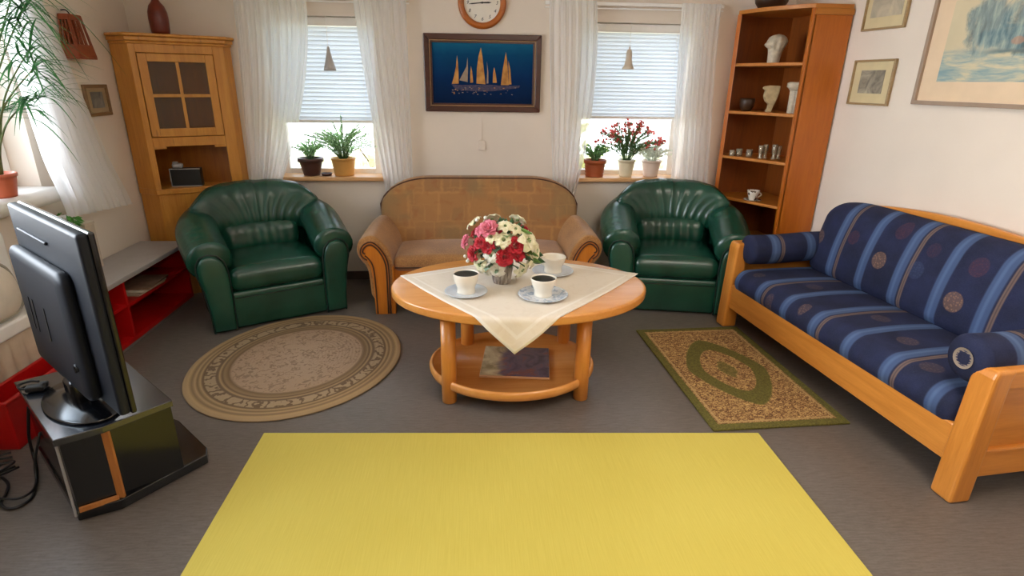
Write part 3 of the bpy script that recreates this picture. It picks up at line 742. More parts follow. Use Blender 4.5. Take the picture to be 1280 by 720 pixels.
MB().tube([(-.757, .54, .55)] + ap + [(.757, .54, .55)], .008, 8).build('back_piping', PIPE, lv)
MB().rbox((0, .645, .43), (.60, .012, .31), .01, (2,1,2)).build('back_panel', BRF, lv)

# ------------------------------------------------------------------ blue striped sofa along the right wall
def stripes(name, axis_u, off, per, meds, axis_v, boff=.0):
    g = G(name); co = g.coord(); q = g.xyz(co); u = q[axis_u]; v = q[axis_v]
    fine = g.noise(g.map(co, sc=(1,1,1)), 220, 2); cl = g.noise(co, 7, 3)
    base = g.ramp(cl, [(.3, lin('12162f')), (.7, lin('1e2548'))])
    def band(center, half, soft=.006, period=per):
        d = g.M('ABSOLUTE', g.M('SUBTRACT', g.M('PINGPONG', g.M('ADD', g.M('SUBTRACT', u, center), period*40), period/2), 0))
        return g.step(d, half + soft, half - soft)
    b1 = band(off, .030); c = g.mix(g.M('MULTIPLY', b1, .9), base, lin('43587f'))
    b2 = band(off - .004, .008); c = g.mix(g.M('MULTIPLY', b2, .4), c, lin('6078a0'))
    b3 = band(off + .052, .011, .004, per*2); c = g.mix(g.M('MULTIPLY', b3, .75), c, lin('7d6657'))
    b4 = band(off + .052, .0035, .002, per*2); c = g.mix(g.M('MULTIPLY', b4, .6), c, lin('3a3038'))
    vo = g.n('TexVoronoi'); g.put(vo.inputs['Vector'], co); vo.inputs['Scale'].default_value = 85
    for (mu, mv, rr, col, amt) in meds:
        du = g.M('SUBTRACT', u, mu); dv = g.M('SUBTRACT', v, mv)
        d = g.M('SQRT', g.M('ADD', g.M('MULTIPLY', du, du), g.M('MULTIPLY', dv, dv)))
        m = g.step(d, rr, rr*.86)
        ring = g.step(g.M('ABSOLUTE', g.M('SUBTRACT', d, rr*.72)), rr*.12, rr*.03)
        ptn = g.step(vo.outputs['Distance'], .25, .5)
        k = g.M('MULTIPLY', m, g.M('MAXIMUM', g.M('MULTIPLY', g.M('SUBTRACT', 1.0, g.M('MULTIPLY', ptn, .5)), amt), g.M('MULTIPLY', ring, amt*.35)))
        c = g.mix(k, c, lin(col))
    c = g.mix(g.M('MULTIPLY', fine, .18), c, lin('5a6078'))
    return g.pbr(c, .85, bump=g.bump(fine, .2, .003), spec=.25)
SAX = .855                                                        # depth to the wall
ANG = math.atan2(WDY, WDX)
sf = thing('wooden_frame_sofa', 'blue striped sofa with honey wood frame along the right wall', 'sofa', (1.734, 3.64, 0), ANG)
SL = 1.90; SD = .79
def post(b, x, y, w, d, z1, z0=0): b.box((x, y, (z0+z1)/2), (w, d, z1-z0))
for x in (.05, SL-.05):
    b = MB(); b.prism([(-.0, 0), (.10, 0), (.105, .57), (.12, .605), (.03, .605), (.02, .57)], x-.05, x+.05, 'x')
    b.build('front_post', HONEYZ, sf, bevel=.014, seg=3)
    MB().box((x, SD-.05, .31), (.09, .09, .62)).build('rear_post', HONEYZ, sf, bevel=.012, seg=3)
    MB().box((x, (SD+.0)/2, .563), (.096, SD-.17, .085)).build('arm_rail', HONEYY, sf, bevel=.012, seg=3)
    MB().box((x, (SD)/2, .175), (.07, SD-.175, .13)).build('side_rail', HONEYY, sf, bevel=.008)
    MB().box((x, (SD)/2, .385), (.03, SD-.175, .30)).build('side_panel', HONEYY, sf)
MB().box((SL/2, .045, .232), (SL-.20, .045, .17)).build('front_rail', HONEY, sf, bevel=.008)
MB().box((SL/2, .052, .232), (SL-.201, .058, .062)).build('rail_moulding', HONEY, sf, bevel=.008)
MB().box((SL/2, .40, .25), (SL-.18, .64, .04)).build('slat_base', HONEY, sf)
ax = [(.09, .20), (SL-.09, .20)]
top = [(SL-.05 - (SL-.10)*i/30, .80 + .145*sin(PI*min(1, (i/30)*1.0))**.55 if 0 < i < 30 else .80) for i in range(31)]
MB().prism([(.05, .45), (SL-.05, .45)] + top, SD-.035, SD+.005, 'y').build('back_rail', HONEY, sf, bevel=.01, seg=3)
TAN = '8a6a55'; RST = '5a3038'
SEATM = stripes('blue_stripe_seat', 0, .415, .255, [(.53,.0,.035,TAN,.3),(.80,.05,.035,TAN,.45),(1.06,.30,.05,TAN,.25),(.56,.28,.05,TAN,.2),(1.32,.22,.05,TAN,.3),(1.56,.12,.05,TAN,.25),(.27,.1,.04,TAN,.25)], 1)
BACKM = stripes('blue_stripe_back', 0, .36, .255, [(.18,.66,.05,TAN,.55),(.715,.66,.052,TAN,.85),(1.225,.60,.055,TAN,.9),(.47,.73,.045,RST,.5),(.77,.845,.05,RST,.5),(1.26,.79,.05,RST,.55),(.96,.68,.05,'3a4a6a',.5),(1.70,.66,.052,TAN,.8),(1.0,.80,.04,RST,.3)], 2)
BOLM = stripes('blue_stripe_bolster', 1, -.165, .255, [], 2)
def seatf(v):
    return Vector((v.x, v.y, v.z + .02*(1-(v.x/.86)**4)*(1-(v.y/.31)**2)*(1 if v.z > 0 else 0)))
MB().rbox((SL/2, .335, .35), (SL/2-.105, .325, .085), (.05, .085, .085), (24, 8, 2), seatf).build('seat_cushion', SEATM, sf)
def backf(v):
    e = max(0, (abs(v.x) - .52) / .34); tt = 1 - .13*min(1, e)**2.4
    z = (v.z + .25) * tt - .25
    return Vector((v.x, v.y + .22*(z+.25) - .035*(1-(v.x/.9)**4)*sin(PI*max(0, min(1, (z+.25)/.5)))*(1 if v.y < 0 else 0), z))
MB().rbox((SL/2, .60, .665), (SL/2-.105, .085, .25), (.10, .085, .09), (30, 3, 10), backf).build('back_cushion', BACKM, sf)
for x in (.115, SL-.135):
    o = MB().rbox((0, 0, 0), (.095, .335, .098), (.092, .04, .096), (2, 12, 2), lambda v: Vector((v.x, v.y, v.z + .006*sin(v.y*9)))).build('arm_bolster', BOLM, sf, loc=(x, .345 if x > 1 else .40, .60 if x > 1 else .57))
    if x < 1: continue
    b = MB().lathe([(0, 0), (.028, 0), (.040, .001), (.043, .003)], (0, 0, 0), 24, cap=False)
    md_ = G('bolster_medallion'); co = md_.coord(); x_, y_, z_ = md_.xyz(co)
    rr_ = md_.M('SQRT', md_.M('ADD', md_.M('MULTIPLY', x_, x_), md_.M('MULTIPLY', y_, y_)))
    wv_ = md_.M('SINE', md_.M('ADD', md_.M('MULTIPLY', y_, 620), md_.M('MULTIPLY', md_.noise(co, 60, 2), 9)))
    rim_ = md_.step(rr_, .030, .034)
    f_m = md_.M('MAXIMUM', md_.step(wv_, -.2, .4), rim_)
    dm = md_.pbr(md_.mix(f_m, lin('2c3050'), lin('8d7f72')), .9)
    d = b.build('end_medallion', dm, o, loc=(0, -.3335, 0)); d.rotation_euler = (PI/2, 0, 0)
    d.location.z = .006*sin(-.335*9)

# ------------------------------------------------------------------ tall bookcase in the right corner
bk_ = thing('corner_bookcase', 'tall orange-brown open corner bookcase with curved top', 'bookcase', (2.27, 4.0, 0))
def rb(x, y): return (x - 2.27, y - 4.0)
PX = 1.97; wallx = lambda y: 2.55 - .105*(y-4.0) - .012
b = MB()
b.prism([rb(PX, 4.50), rb(PX+.018, 4.47), rb(PX+.088, 4.64), rb(PX+.065, 4.64)], 0, 2.085)              # left side
b.prism([rb(2.262, 4.0), rb(2.288, 4.0), rb(2.288, 4.03), rb(2.262, 4.03)], 0, 2.085)
b.build('side_panel', BOOKW, bk_, bevel=.003)
MB().prism([rb(2.275, 4.0), rb(wallx(4.0), 4.0), rb(wallx(4.02), 4.02), rb(2.275, 4.02)], 0, 2.045).build('wing_panel', BOOKW, bk_, bevel=.003)
MB().prism([rb(2.275, 3.992), rb(wallx(3.99), 3.992), rb(wallx(4.02), 4.02), rb(2.275, 4.02)], 2.045, 2.085).build('wing_rail', BOOKX, bk_, bevel=.003)
b = MB()
b.prism([rb(PX+.07, 4.628), rb(wallx(4.63), 4.628), rb(wallx(4.64), 4.642), rb(PX+.07, 4.642)], 0, 2.085)
b.prism([rb(wallx(4.02)-.012, 4.02), rb(wallx(4.02), 4.02), rb(wallx(4.63), 4.63), rb(wallx(4.63)-.012, 4.63)], 0, 2.085)
b.build('back_panel', wood('dark_alder_back', '8f4a10', '7a3c0b', 'z', .5), bk_)
def plan(bul=0):
    A, B_ = Vector((PX+.004, 4.497)), Vector((2.27, 4.0)); d = (B_-A); n = Vector((-.86, -.515))
    ed = [A + d*t + n*bul*4*t*(1-t) for t in [i/10 for i in range(11)]]
    return [rb(*p) for p in ed] + [rb(wallx(4.0)-.004, 4.0), rb(wallx(4.62)-.006, 4.625), rb(PX+.06, 4.625)]
pl0 = plan(); ins = [rb(2.27, 4.01), rb(wallx(4.03)-.014, 4.022), rb(wallx(4.62)-.014, 4.625), rb(PX+.08, 4.625), rb(PX+.02, 4.49)]
for z in (.10, .42, .755, 1.075, 1.412, 1.752):
    MB().prism(ins, z-.022, z).build('shelf', BOOKX, bk_, bevel=.003)
MB().prism(plan(.05), 2.085, 2.112).build('top_board', BOOKX, bk_, bevel=.003)

# things on the bookcase
PLAS = plain('ivory_plaster', 'c9bda8', .6, .12, 30)
hd = MB()
def headf(u, v):
    a = 2*PI*u; t = v; z = .195*t
    prof = [(0,.040),(.15,.042),(.35,.046),(.5,.052),(.62,.064),(.75,.070),(.88,.058),(.96,.035),(1,.002)]
    for i in range(len(prof)-1):
        if prof[i][0] <= t <= prof[i+1][0]:
            k = (t-prof[i][0])/(prof[i+1][0]-prof[i][0]); rr = mixs(prof[i][1], prof[i+1][1], k); break
    fx = cos(a); fy = sin(a)
    x = rr*fx*1.05 + .012*t
    if fx < -.5 and .5 < t < .72: x -= .022*sin(PI*(t-.5)/.22)*(-fx-.5)*2       # brow / beak ridge
    y = rr*fy*.85
    if t > .45: rr2 = .004*sin(9*a)*sin(PI*t); x += rr2; y += rr2
    return (x, y, z)
hd.grid(headf, 36, 26); hd.lathe([(0, 0), (.042, 0)], (0,0,0), 24, cap=False)
tag(hd.build('plaster_bust', PLAS, loc=(2.20, 4.32, 1.7525)), 'ivory plaster head sculpture on the top shelf of the bookcase', 'sculpture')
b = MB()
ol = [(-.012,0),(.030,0),(.040,.04),(.058,.09),(.068,.14),(.070,.185),(.0,.188),(-.042,.18),(-.052,.165),(-.030,.150),(-.038,.11),(-.022,.075),(.004,.055),(-.002,.025)]
b.prism([(x, z) for x, z in ol], -.02, .02, 'y')
tag(b.build('bird_sculpture', plain('ivory_stone', 'bda77f', .6, .15, 25), loc=(2.20, 4.30, 1.4125), bevel=.008, rz=-.25), 'flat pale stone bird-like sculpture on the second bookcase shelf', 'sculpture')
r = thing('column_ornament', 'ivory fluted column with broad capital at the right of the second bookcase shelf', 'ornament', (2.325, 4.16, 1.4125))
b = MB(); 
prof = []
for k in range(25): pass
def fl(u, v):
    a = 2*PI*u; rr = .036 + .005*abs(sin(6*a)); return (rr*cos(a), rr*sin(a), mixs(.0, .155, v))
b.grid(fl, 72, 2); b.build('shaft', PLAS, r)
MB().lathe([(0,.153),(.042,.153),(.05,.165),(.066,.178),(.066,.205),(.05,.212),(0,.212)], n=32, cap=False).build('capital', PLAS, r)
tag(MB().lathe([(0,.0),(.03,0),(.034,.004),(.05,.03),(.056,.07),(.053,.092),(.049,.092),(.05,.06),(.03,.02),(0,.012)], n=28, cap=False).build('bowl', plain('dark_pot_glaze', '3b2415', .35), loc=(2.10, 4.42, 1.4125)), 'small dark brown bowl at the left of the second bookcase shelf', 'bowl')
tag(MB().lathe([(0,.0),(.07,0),(.085,.01),(.11,.045),(.116,.075),(.112,.078),(.10,.045),(.0,.02)], n=36, cap=False).build('bowl', plain('dark_wood_bowl', '3a2314', .4), loc=(2.16, 4.40, 2.1125)), 'dark bowl on top of the tall bookcase', 'bowl')
g = G('clear_crystal'); tr = g.n('BsdfTransparent'); tr.inputs[0].default_value = (.86,.84,.8,1); gl = g.n('BsdfGlossy'); gl.inputs['Roughness'].default_value = .25; gl.inputs[0].default_value = (.6,.54,.45,1)
df = g.n('BsdfDiffuse'); df.inputs[0].default_value = lin('cdbfa6')
mx = g.n('MixShader'); mx.inputs[0].default_value = .3; g.t.links.new(tr.outputs[0], mx.inputs[1]); g.t.links.new(gl.outputs[0], mx.inputs[2])
m2 = g.n('MixShader'); m2.inputs[0].default_value = .22; g.t.links.new(mx.outputs[0], m2.inputs[1]); g.t.links.new(df.outputs[0], m2.inputs[2]); CRYS = g.surf(m2.outputs[0])
tall = [(0,0),(.018,0),(.018,.006),(.010,.02),(.017,.05),(.020,.095),(.018,.097),(.014,.05),(0,.03)]
low = [(0,0),(.022,0),(.024,.01),(.025,.055),(.022,.056),(.02,.012),(0,.008)]
lab = ['short crystal glass leftmost on the third bookcase shelf', 'second short crystal glass from the left on the third bookcase shelf', 'third short crystal glass from the left on the third bookcase shelf']
for i in range(3):
    tag(MB().lathe(low if i else [(x*.9, z*.8) for x, z in low], n=20, cap=False).build('crystal_glass', CRYS, loc=(2.035+.055*i, 4.41-.028*i + .03*(i % 2), 1.0755)), lab[i], 'glass', 'crystal glasses on the bookcase')
lab = ['tall crystal glass leftmost of the tall ones on the third bookcase shelf', 'second tall crystal glass on the third bookcase shelf', 'third tall crystal glass on the third bookcase shelf', 'tall crystal glass nearest the wing panel on the third bookcase shelf']
for i in range(4):
    tag(MB().lathe([(x, z*(1+.06*(i % 3))) for x, z in tall], n=20, cap=False).build('crystal_glass', CRYS, loc=(2.185+.042*i, 4.255-.020*i + .035*(i % 2), 1.0755)), lab[i], 'glass', 'crystal glasses on the bookcase')
g = G('painted_china'); co = g.coord(); f = g.noise(co, 26, 2)
CHINA = g.pbr(g.mix(g.step(f, .56, .60), lin('d8cfc4'), lin('4a3328')), .25)
def cup_prof(rr, h, k=1): return [(0,0),(rr*.55,0),(rr*.58,h*.06),(rr*.66,h*.3),(rr*.88,h*.62),(rr,h),(rr*.95,h),(rr*.82,h*.6),(rr*.6,h*.3),(0,h*.2)]
r = thing('teacup', 'patterned china teacup standing on the fourth bookcase shelf', 'cup', (2.18, 4.26, .7584))
MB().lathe(cup_prof(.046, .075), n=28, cap=False).build('bowl', CHINA, r)
MB().tube([(.040+.026*sin(PI*t), 0, .062-.042*t) for t in [i/10 for i in range(11)]], .005, 8).build('handle', CHINA, r)
tag(MB().lathe([(0,0),(.035,0),(.066,.007),(.065,.009),(.035,.003),(0,.0025)], n=28, cap=False).build('saucer', CHINA, loc=(2.18, 4.26, .7555)), 'small china saucer under the patterned teacup in the bookcase', 'saucer')
# ------------------------------------------------------------------ oval coffee table
TX, TY, TA, TB = .258, 2.953, .70, .497
tb_ = thing('coffee_table', 'oval beech coffee table with lower shelf and four round legs', 'table', (TX, TY, 0))
MB().lathe([(.0,.502),(.975,.502),(.990,.504),(.998,.510),(1.0,.516),(1.0,.540),(.998,.546),(.991,.5505),(.978,.552),(0,.552)], n=96, sx=TA, sy=TB, cap=False).build('tabletop', TABW, tb_)
sx_, sy_ = .462, .388; cx_, cy_ = .216 - TX, 2.872 - TY
MB().lathe([(0,.075),(.96,.075),(.99,.082),(1.0,.10),(.998,.118),(.985,.128),(.965,.130),(.955,.124),(.95,.112),(0,.112)], (cx_, cy_, 0), 96, sx_, sy_, cap=False).build('lower_shelf', TABW, tb_)
for x, y in ((-.128, 2.645), (.572, 2.645), (-.035, 3.12), (.548, 3.12)):
    MB().lathe([(0,0),(.035,0),(.039,.004),(.039,.505),(0,.505)], (x-TX, y-TY, 0), 28, cap=False).build('leg', TABZ, tb_)

g = G('magazine_art'); co = g.coord(); q = g.xyz(co)
n1 = g.noise(co, 7, 4, .6, 1.2); n2 = g.noise(g.map(co, loc=(4,2,0)), 4, 3, .5, .5)
c = g.ramp(n1, [(.3, lin('2c2636')), (.5, lin('584a5c')), (.62, lin('6e4038')), (.75, lin('8c8494'))])
k = g.step(g.M('ADD', g.M('MULTIPLY', q[0], -4.0), g.M('MULTIPLY', n2, 1.2)), .70, .95)
c = g.mix(k, c, g.ramp(n1, [(.35, lin('7d6c48')), (.6, lin('c2b088'))]))
MAGM = g.pbr(c, .25)
mg = thing('magazine', 'large picture magazine lying on the lower shelf of the coffee table', 'magazine', (.237, 2.845, .1122), -.12)
MB().box((0, 0, .006), (.375, .36, .011)).build('pages', plain('page_edges', 'b98a62', .7), mg, bevel=.002)
MB().box((0, .003, .0125), (.37, .35, .0016)).build('cover', MAGM, mg)

# tablecloth
Lc, Rc, Bc, Fc = Vector((-.41, 3.085)), Vector((.965, 3.09)), Vector((.33, 3.425)), Vector((.196, 2.252))
def cloth(u, v):
    # u,v in 0..1, (0,0)=front corner, (1,0)=right, (0,1)=left, (1,1)=back
    p = Fc*(1-u)*(1-v) + Rc*u*(1-v) + Lc*(1-u)*v + Bc*u*v
    bow = .05
    w = 4*u*(1-u)*(1 - v)**3; p = p + Vector((.7,-.7))*bow*w*.5
    w = 4*v*(1-v)*(1 - u)**3; p = p + Vector((-.8,-.6))*bow*w*.5
    x, y = p; dx, dy = (x-TX), (y-TY)
    e = math.sqrt((dx/TA)**2 + (dy/TB)**2)
    z = .5545 + .0005*sin(31*x+7*y)*sin(23*y)
    if e > .99:
        ey = -TB*math.sqrt(max(0, 1-(dx/TA)**2)) if dy < 0 else dy
        over = (TY + ey*.99) - y
        if over > 0:
            over *= .92
            a = min(over/.02, PI/2)
            z = .5545 - max(0, over - .012); y = TY + ey*.99 - .012*sin(a) - .006 - .012*sin(x*20+1)*sstep(0,.12,over) - .02*sstep(.0,.16,over)
    return (x, y, z)
g = G('white_tablecloth'); uvc = g.coord('UV'); q = g.xyz(uvc); co = g.coord()
du = g.M('MINIMUM', g.M('MINIMUM', q[0], g.M('SUBTRACT', 1, q[0])), g.M('MINIMUM', q[1], g.M('SUBTRACT', 1, q[1])))
hem = g.step(g.M('ABSOLUTE', g.M('SUBTRACT', du, .060)), .010, .005)
hem2 = g.step(du, .018, .010)
dam = g.noise(co, 14, 3, .5, 1); wv = g.noise(co, 300, 1)
c = g.mix(g.M('MULTIPLY', g.step(dam, .5, .6), .18), lin('e2d5c2'), lin('cbb89c'))
c = g.mix(g.M('MULTIPLY', hem, .6), c, lin('f2eade')); c = g.mix(g.M('MULTIPLY', hem2, .6), c, lin('f4eee4'))
CLOTH = g.pbr(c, .8, bump=g.bump(wv, .15, .002), sheen=.2)
o = MB().grid(cloth, 60, 60, uv=True).build('tablecloth', CLOTH, solid=.0022)
tag(o, 'cream white tablecloth with woven border, its corner hanging over the table front', 'tablecloth')

# cups
CUPM = plain('cream_porcelain', 'eee6d6', .22, .03); SAUM = plain('pale_blue_porcelain', 'ccd4de', .2, .04)
g = G('blue_pattern_porcelain'); co = g.coord(); f = g.noise(co, 30, 3, .6, .8); x_, y_, z_ = g.xyz(co)
SAUP = g.pbr(g.mix(g.M('MULTIPLY', g.step(f, .5, .58), .7), lin('d3d8de'), lin('7f97b4')), .2)
COFF = plain('coffee', '10140f', .3, .02, spec=.15)
ZT = .5564
def coffee_cup(label, slabel, x, y, rr, h, sr, smat, ang, fill=True):
    s = MB().lathe([(0,0),(sr*.5,0),(sr*.55,.002),(sr*.95,.011),(sr,.014),(sr*.985,.0165),(sr*.9,.0135),(sr*.52,.0055),(0,.005)], n=48, cap=False).build('saucer', smat, loc=(x, y, ZT))
    tag(s, slabel, 'saucer', 'saucers on the coffee table')
    r = thing('coffee_cup', label, 'cup', (x, y, ZT + .0055), ang, 'coffee cups on the table')
    P = [(0,0),(.70*rr,0),(.73*rr,.003),(.70*rr,.012),(.70*rr,.030),(.80*rr,.046),(.92*rr,.066),(rr,h-.006),(rr*1.01,h),(rr*.965,h),(rr*.94,h-.012),(rr*.84,.055),(rr*.62,.02),(0,.015)]
    MB().lathe(P, n=48, cap=False).build('bowl', CUPM, r)
    MB().tube([(rr*.80+.036*sin(PI*t), 0, h*.56+h*.26*cos(PI*t)) for t in [i/16 for i in range(17)]], .0055, 8).build('handle', CUPM, r)
    if fill: MB().lathe([(0, 0), (rr*.945, 0)], (0,0,h-.008), 40, cap=False).build('coffee', COFF, r)
coffee_cup('cream coffee cup full of black coffee left of the flowers', 'pale blue saucer under the cup left of the flowers', -.035, 2.79, .067, .106, .112, SAUM, 1.1)
coffee_cup('cream coffee cup full of black coffee in front right of the flowers', 'blue patterned saucer under the cup nearest the tablecloth corner', .362, 2.735, .066, .095, .130, SAUP, 1.9)
coffee_cup('pale cream cup behind on the right of the flowers', 'pale blue saucer at the rear right of the table', .466, 3.12, .073, .092, .120, SAUM, 2.4, False)

# flower arrangement
fl = thing('flower_arrangement', 'bouquet of red roses and cream flowers in a small grey ribbed pot on the table', 'flowers', (.159, 2.955, ZT))
g = G('weathered_grey_pot'); co = g.coord(); f = g.noise(g.map(co, sc=(60, 60, 7)), 1, 3, .6)
POT = g.pbr(g.ramp(f, [(.32, lin('55483f')), (.52, lin('a0958c')), (.68, lin('cfc8c0'))]), .7, bump=g.bump(f, .4, .004))
def potf(u, v):
    a = 2*PI*u; rr = mixs(.044, .063, v**.7) + .0016*sin(30*a); return (rr*cos(a), rr*sin(a), .115*v)
MB().grid(potf, 120, 8).lathe([(0,0),(.044,0)], n=40, cap=False).lathe([(0,.10),(.06,.105)], n=40, cap=False).build('pot', POT, fl)
def petal_mat(name, c1, c2):
    g = G(name); co = g.coord(); f = g.noise(co, 40, 2)
    return g.pbr(g.ramp(f, [(.3, lin(c2)), (.7, lin(c1))]), .6, sheen=.2)
ROSE = petal_mat('red_petals', 'd01830', 'a60d20'); PINK = petal_mat('pink_petals', 'e58a98', 'cf5f78'); IVORY = petal_mat('ivory_petals', 'f3ecd2', 'e2dcae'); WHITEP = petal_mat('white_petals', 'f6f2e8', 'e4e6d6')
LEAFM = petal_mat('dark_leaf', '2f5a24', '1d3f18'); LEAFL = petal_mat('light_leaf', '6f9440', '4f7a30'); SILVL = petal_mat('silver_leaf', 'b9d0b4', '8fb49a')
def orient(d, spin=0):
    d = Vector(d).normalized(); q = Vector((0,0,1)).rotation_difference(d); return q.to_matrix() @ Matrix.Rotation(spin, 3, 'Z')
def petal(b, c, R, r0, L, w, open_, a, curl=.3):
    """petal starting at radius r0, rising and opening outwards"""
    def fn(u, v):
        s = (u-.5)*2; wid = w * max(.02, sin(PI*min(.985, .10+.885*v)))**.42
        rr = r0 + L*v*sin(open_*v + .08) ; zz = L*v*cos(open_*v) - curl*L*max(0, v-.7)**2*2 - .12*w*s*s*0
        th = a + s*wid/max(rr + .012, .012)
        return Vector(c) + R @ Vector((rr*cos(th), rr*sin(th), zz - .2*w*(1-s*s)*v))
    b.grid(fn, 5, 5)
def rose(p, d, r, mat, name='rose'):
    b = MB(); R = orient(d, random.random()*6)
    b.lathe([(0, -r*.3), (r*.45, -r*.1), (r*.5, r*.35), (r*.25, r*.62), (0, r*.55)], p, 10, cap=False) if 0 else None
    for ring, (k, r0, L, w, op) in enumerate(((3, r*.05, r*.85, r*.40, .05), (4, r*.16, r*.92, r*.6, .22), (5, r*.28, r*.95, r*.75, .5), (6, r*.36, r*.95, r*.8, .85), (6, r*.40, r*.8, r*.8, 1.2))):
        for j in range(k): petal(b, p, R, r0, L, w, op, 2*PI*j/k + ring*.7, .5)
    return b.build(name, mat, fl, solid=.0012)
def bloom(p, d, r, mat, name='open_flower', k=6):
    b = MB(); R = orient(d, random.random()*6)
    for ring, (op, f) in enumerate(((1.25, 1.0), (.8, .75))):
        for j in range(k): petal(b, p, R, r*.05, r*1.12*f, r*.85, op, 2*PI*(j+.5*ring)/k, .7)
    b.cur = 1
    for j in range(7):
        a = j*.9; q = Vector(p) + R @ Vector((r*.12*cos(a), r*.12*sin(a), 0)); b.tube([q, q + R @ Vector((.06*r*cos(a), .06*r*sin(a), r*.45))], r*.035, 5)
    return b.build(name, [mat, LEAFL], fl, solid=.0012)
BC = Vector((0, 0, .225)); PXM = 231
def onb(px, py, dep=0, R=.165):
    x = (px-627)/PXM; z = .225 - (py-303)/PXM*1.06; dx, dz = x, z-.225
    y = -math.sqrt(max(.0016, (R*1.15)**2 - dx*dx - dz*dz)) * .8 + dep
    p = Vector((x, y, z)); return p, (p - BC + Vector((0, 0, .05)))
for px, py, r in ((592,309,.040), (600,295,.034), (609,298,.036), (628,309,.046), (641,297,.044), (645,307,.036)):
    p, d = onb(px, py); rose(p*.97, d, r, ROSE)
for px, py, r in ((610,281,.046), (584,300,.036), (601,284,.03)):
    p, d = onb(px, py); rose(p, d, r, PINK, 'pink_rose')
for px, py, r, m in ((629,277,.038,IVORY), (641,280,.034,IVORY), (655,294,.060,IVORY), (666,308,.048,IVORY), (649,327,.050,IVORY), (601,321,.048,IVORY), (620,326,.044,WHITEP), (613,308,.042,WHITEP), (627,291,.042,IVORY), (613,288,.034,IVORY), (662,318,.044,IVORY), (607,330,.03,WHITEP)):
    p, d = onb(px, py); bloom(p*.98, d, r, m)
for k in range(9):                                               # far side of the bouquet
    a = .3 + k*.32; p = Vector((.15*cos(a), .13*sin(a), .20 + .06*(k % 3))); bloom(p, p - BC + Vector((0,0,.06)), .045, (IVORY, WHITEP, IVORY)[k % 3]) if k % 3 != 1 else rose(p, p - BC + Vector((0,0,.06)), .04, ROSE)
for px, py in ((581,317), (586,320), (590,322), (584,323), (588,316), (606,270), (596,274)):
    p, d = onb(px, py); MB().rbox(tuple(p), (.009,.009,.009), .009, (1,1,1)).build('small_bud', WHITEP, fl)
def leaf(p, d, L, w, mat, droop=.22):
    R = orient(d); b = MB()
    def fn(u, v):
        s = (u-.5)*2; ww = w*sin(PI*v**.8)*1.0 + .0005
        return Vector(p) + R @ Vector((s*ww, -.25*w*(1-abs(s)) , L*v)) + Vector((0, 0, -droop*L*v*v))
    b.grid(fn, 4, 8); return b.build('leaf', mat, fl, solid=.001)
rn = random.Random(5)
for px, py, m, L in ((659,309,LEAFL,.08), (666,322,LEAFM,.09), (660,318,LEAFL,.09), (652,312,LEAFM,.08), (605,315,LEAFM,.08), (609,323,SILVL,.09), (624,327,SILVL,.07), (633,320,LEAFM,.06), (598,304,LEAFM,.07), (640,322,LEAFM,.06), (650,284,LEAFL,.08), (633,286,LEAFL,.07), (620,300,LEAFM,.08), (616,318,LEAFM,.08), (645,318,LEAFM,.08), (668,314,LEAFM,.07)):
    p, d = onb(px, py); leaf(Vector((p.x*.86, p.y*.86, p.z)), Vector((d.x, d.y, max(.02, d.z*.3))) + Vector((rn.uniform(-.05,.05), 0, 0)), L, .024, m)
b = MB()
for i in range(16):
    a = i*2.4; rr = .02 + .1*((i*37) % 10)/10
    b.tube(smooth_path([(.02*cos(a), .02*sin(a), .10), (.05*cos(a)*rr*8, .05*sin(a)*rr*8, .16), (rr*cos(a)*1.1, rr*sin(a)*1.1, .24)], 4), .0025, 5)
b.build('stems', LEAFM, fl)
fb = MB()
for i in range(140):
    a = rn.uniform(0, 6.28); t = rn.uniform(-.5, 1); rr = .115*math.sqrt(1-t*t*.8); p = Vector((rr*cos(a), rr*sin(a), .215 + .10*t)); d = (p - BC).normalized()
    R = orient(d + Vector((rn.uniform(-.6,.6), rn.uniform(-.6,.6), rn.uniform(-.6,.6)))); w = .013; L = .05
    fb.add([p, p + R @ Vector((-w, 0, L*.5)), p + R @ Vector((0, .005, L)), p + R @ Vector((w, 0, L*.5))], [(0,1,2,3)], True)
fb.build('foliage', LEAFM, fl, solid=.001)

# ------------------------------------------------------------------ rugs
g = G('oval_rug_weave'); co = g.coord(); x_, y_, z_ = g.xyz(co); OA, OB = .678, .594
rr = g.M('SQRT', g.M('ADD', g.M('POWER', g.M('DIVIDE', x_, OA), 2), g.M('POWER', g.M('DIVIDE', y_, OB), 2)))
c = g.ramp(rr, [(.0, lin('b0957c')), (.60, lin('a88b70')), (.625, lin('6f573c')), (.66, lin('8e7350')), (.68, lin('66503a')), (.70, lin('a98b62')), (.715, lin('6b5640')), (.84, lin('6b553c')), (.855, lin('ad8f66')), (.88, lin('77603f')), (.90, lin('b0916a')), (.925, lin('7d6546')), (.95, lin('b39468')), (1, lin('a38865'))])
ang = g.M('ARCTAN2', g.M('DIVIDE', y_, OB), g.M('DIVIDE', x_, OA))
orn = g.M('ABSOLUTE', g.M('SINE', g.M('ADD', g.M('MULTIPLY', ang, 22), g.M('MULTIPLY', g.noise(co, 18, 2), 9))))
band = g.M('MULTIPLY', g.step(g.M('ABSOLUTE', g.M('SUBTRACT', rr, .78)), .052, .040), g.step(orn, .45, .6))
c = g.mix(g.M('MULTIPLY', band, .62), c, lin('bfa582'))
mott = g.noise(co, 34, 3, .6, 1.0)
inn = g.step(rr, .62, .58)
c = g.mix(g.M('MULTIPLY', inn, g.M('MULTIPLY', g.step(mott, .50, .62), .55)), c, lin('5f4a36'))
tw = g.n('TexNoise'); g.put(tw.inputs['Vector'], co); tw.inputs['Scale'].default_value = 260
rg = g.M('SINE', g.M('MULTIPLY', rr, 190))
c = g.mix(g.M('MULTIPLY', tw.outputs['Fac'], .3), c, lin('7d6446'))
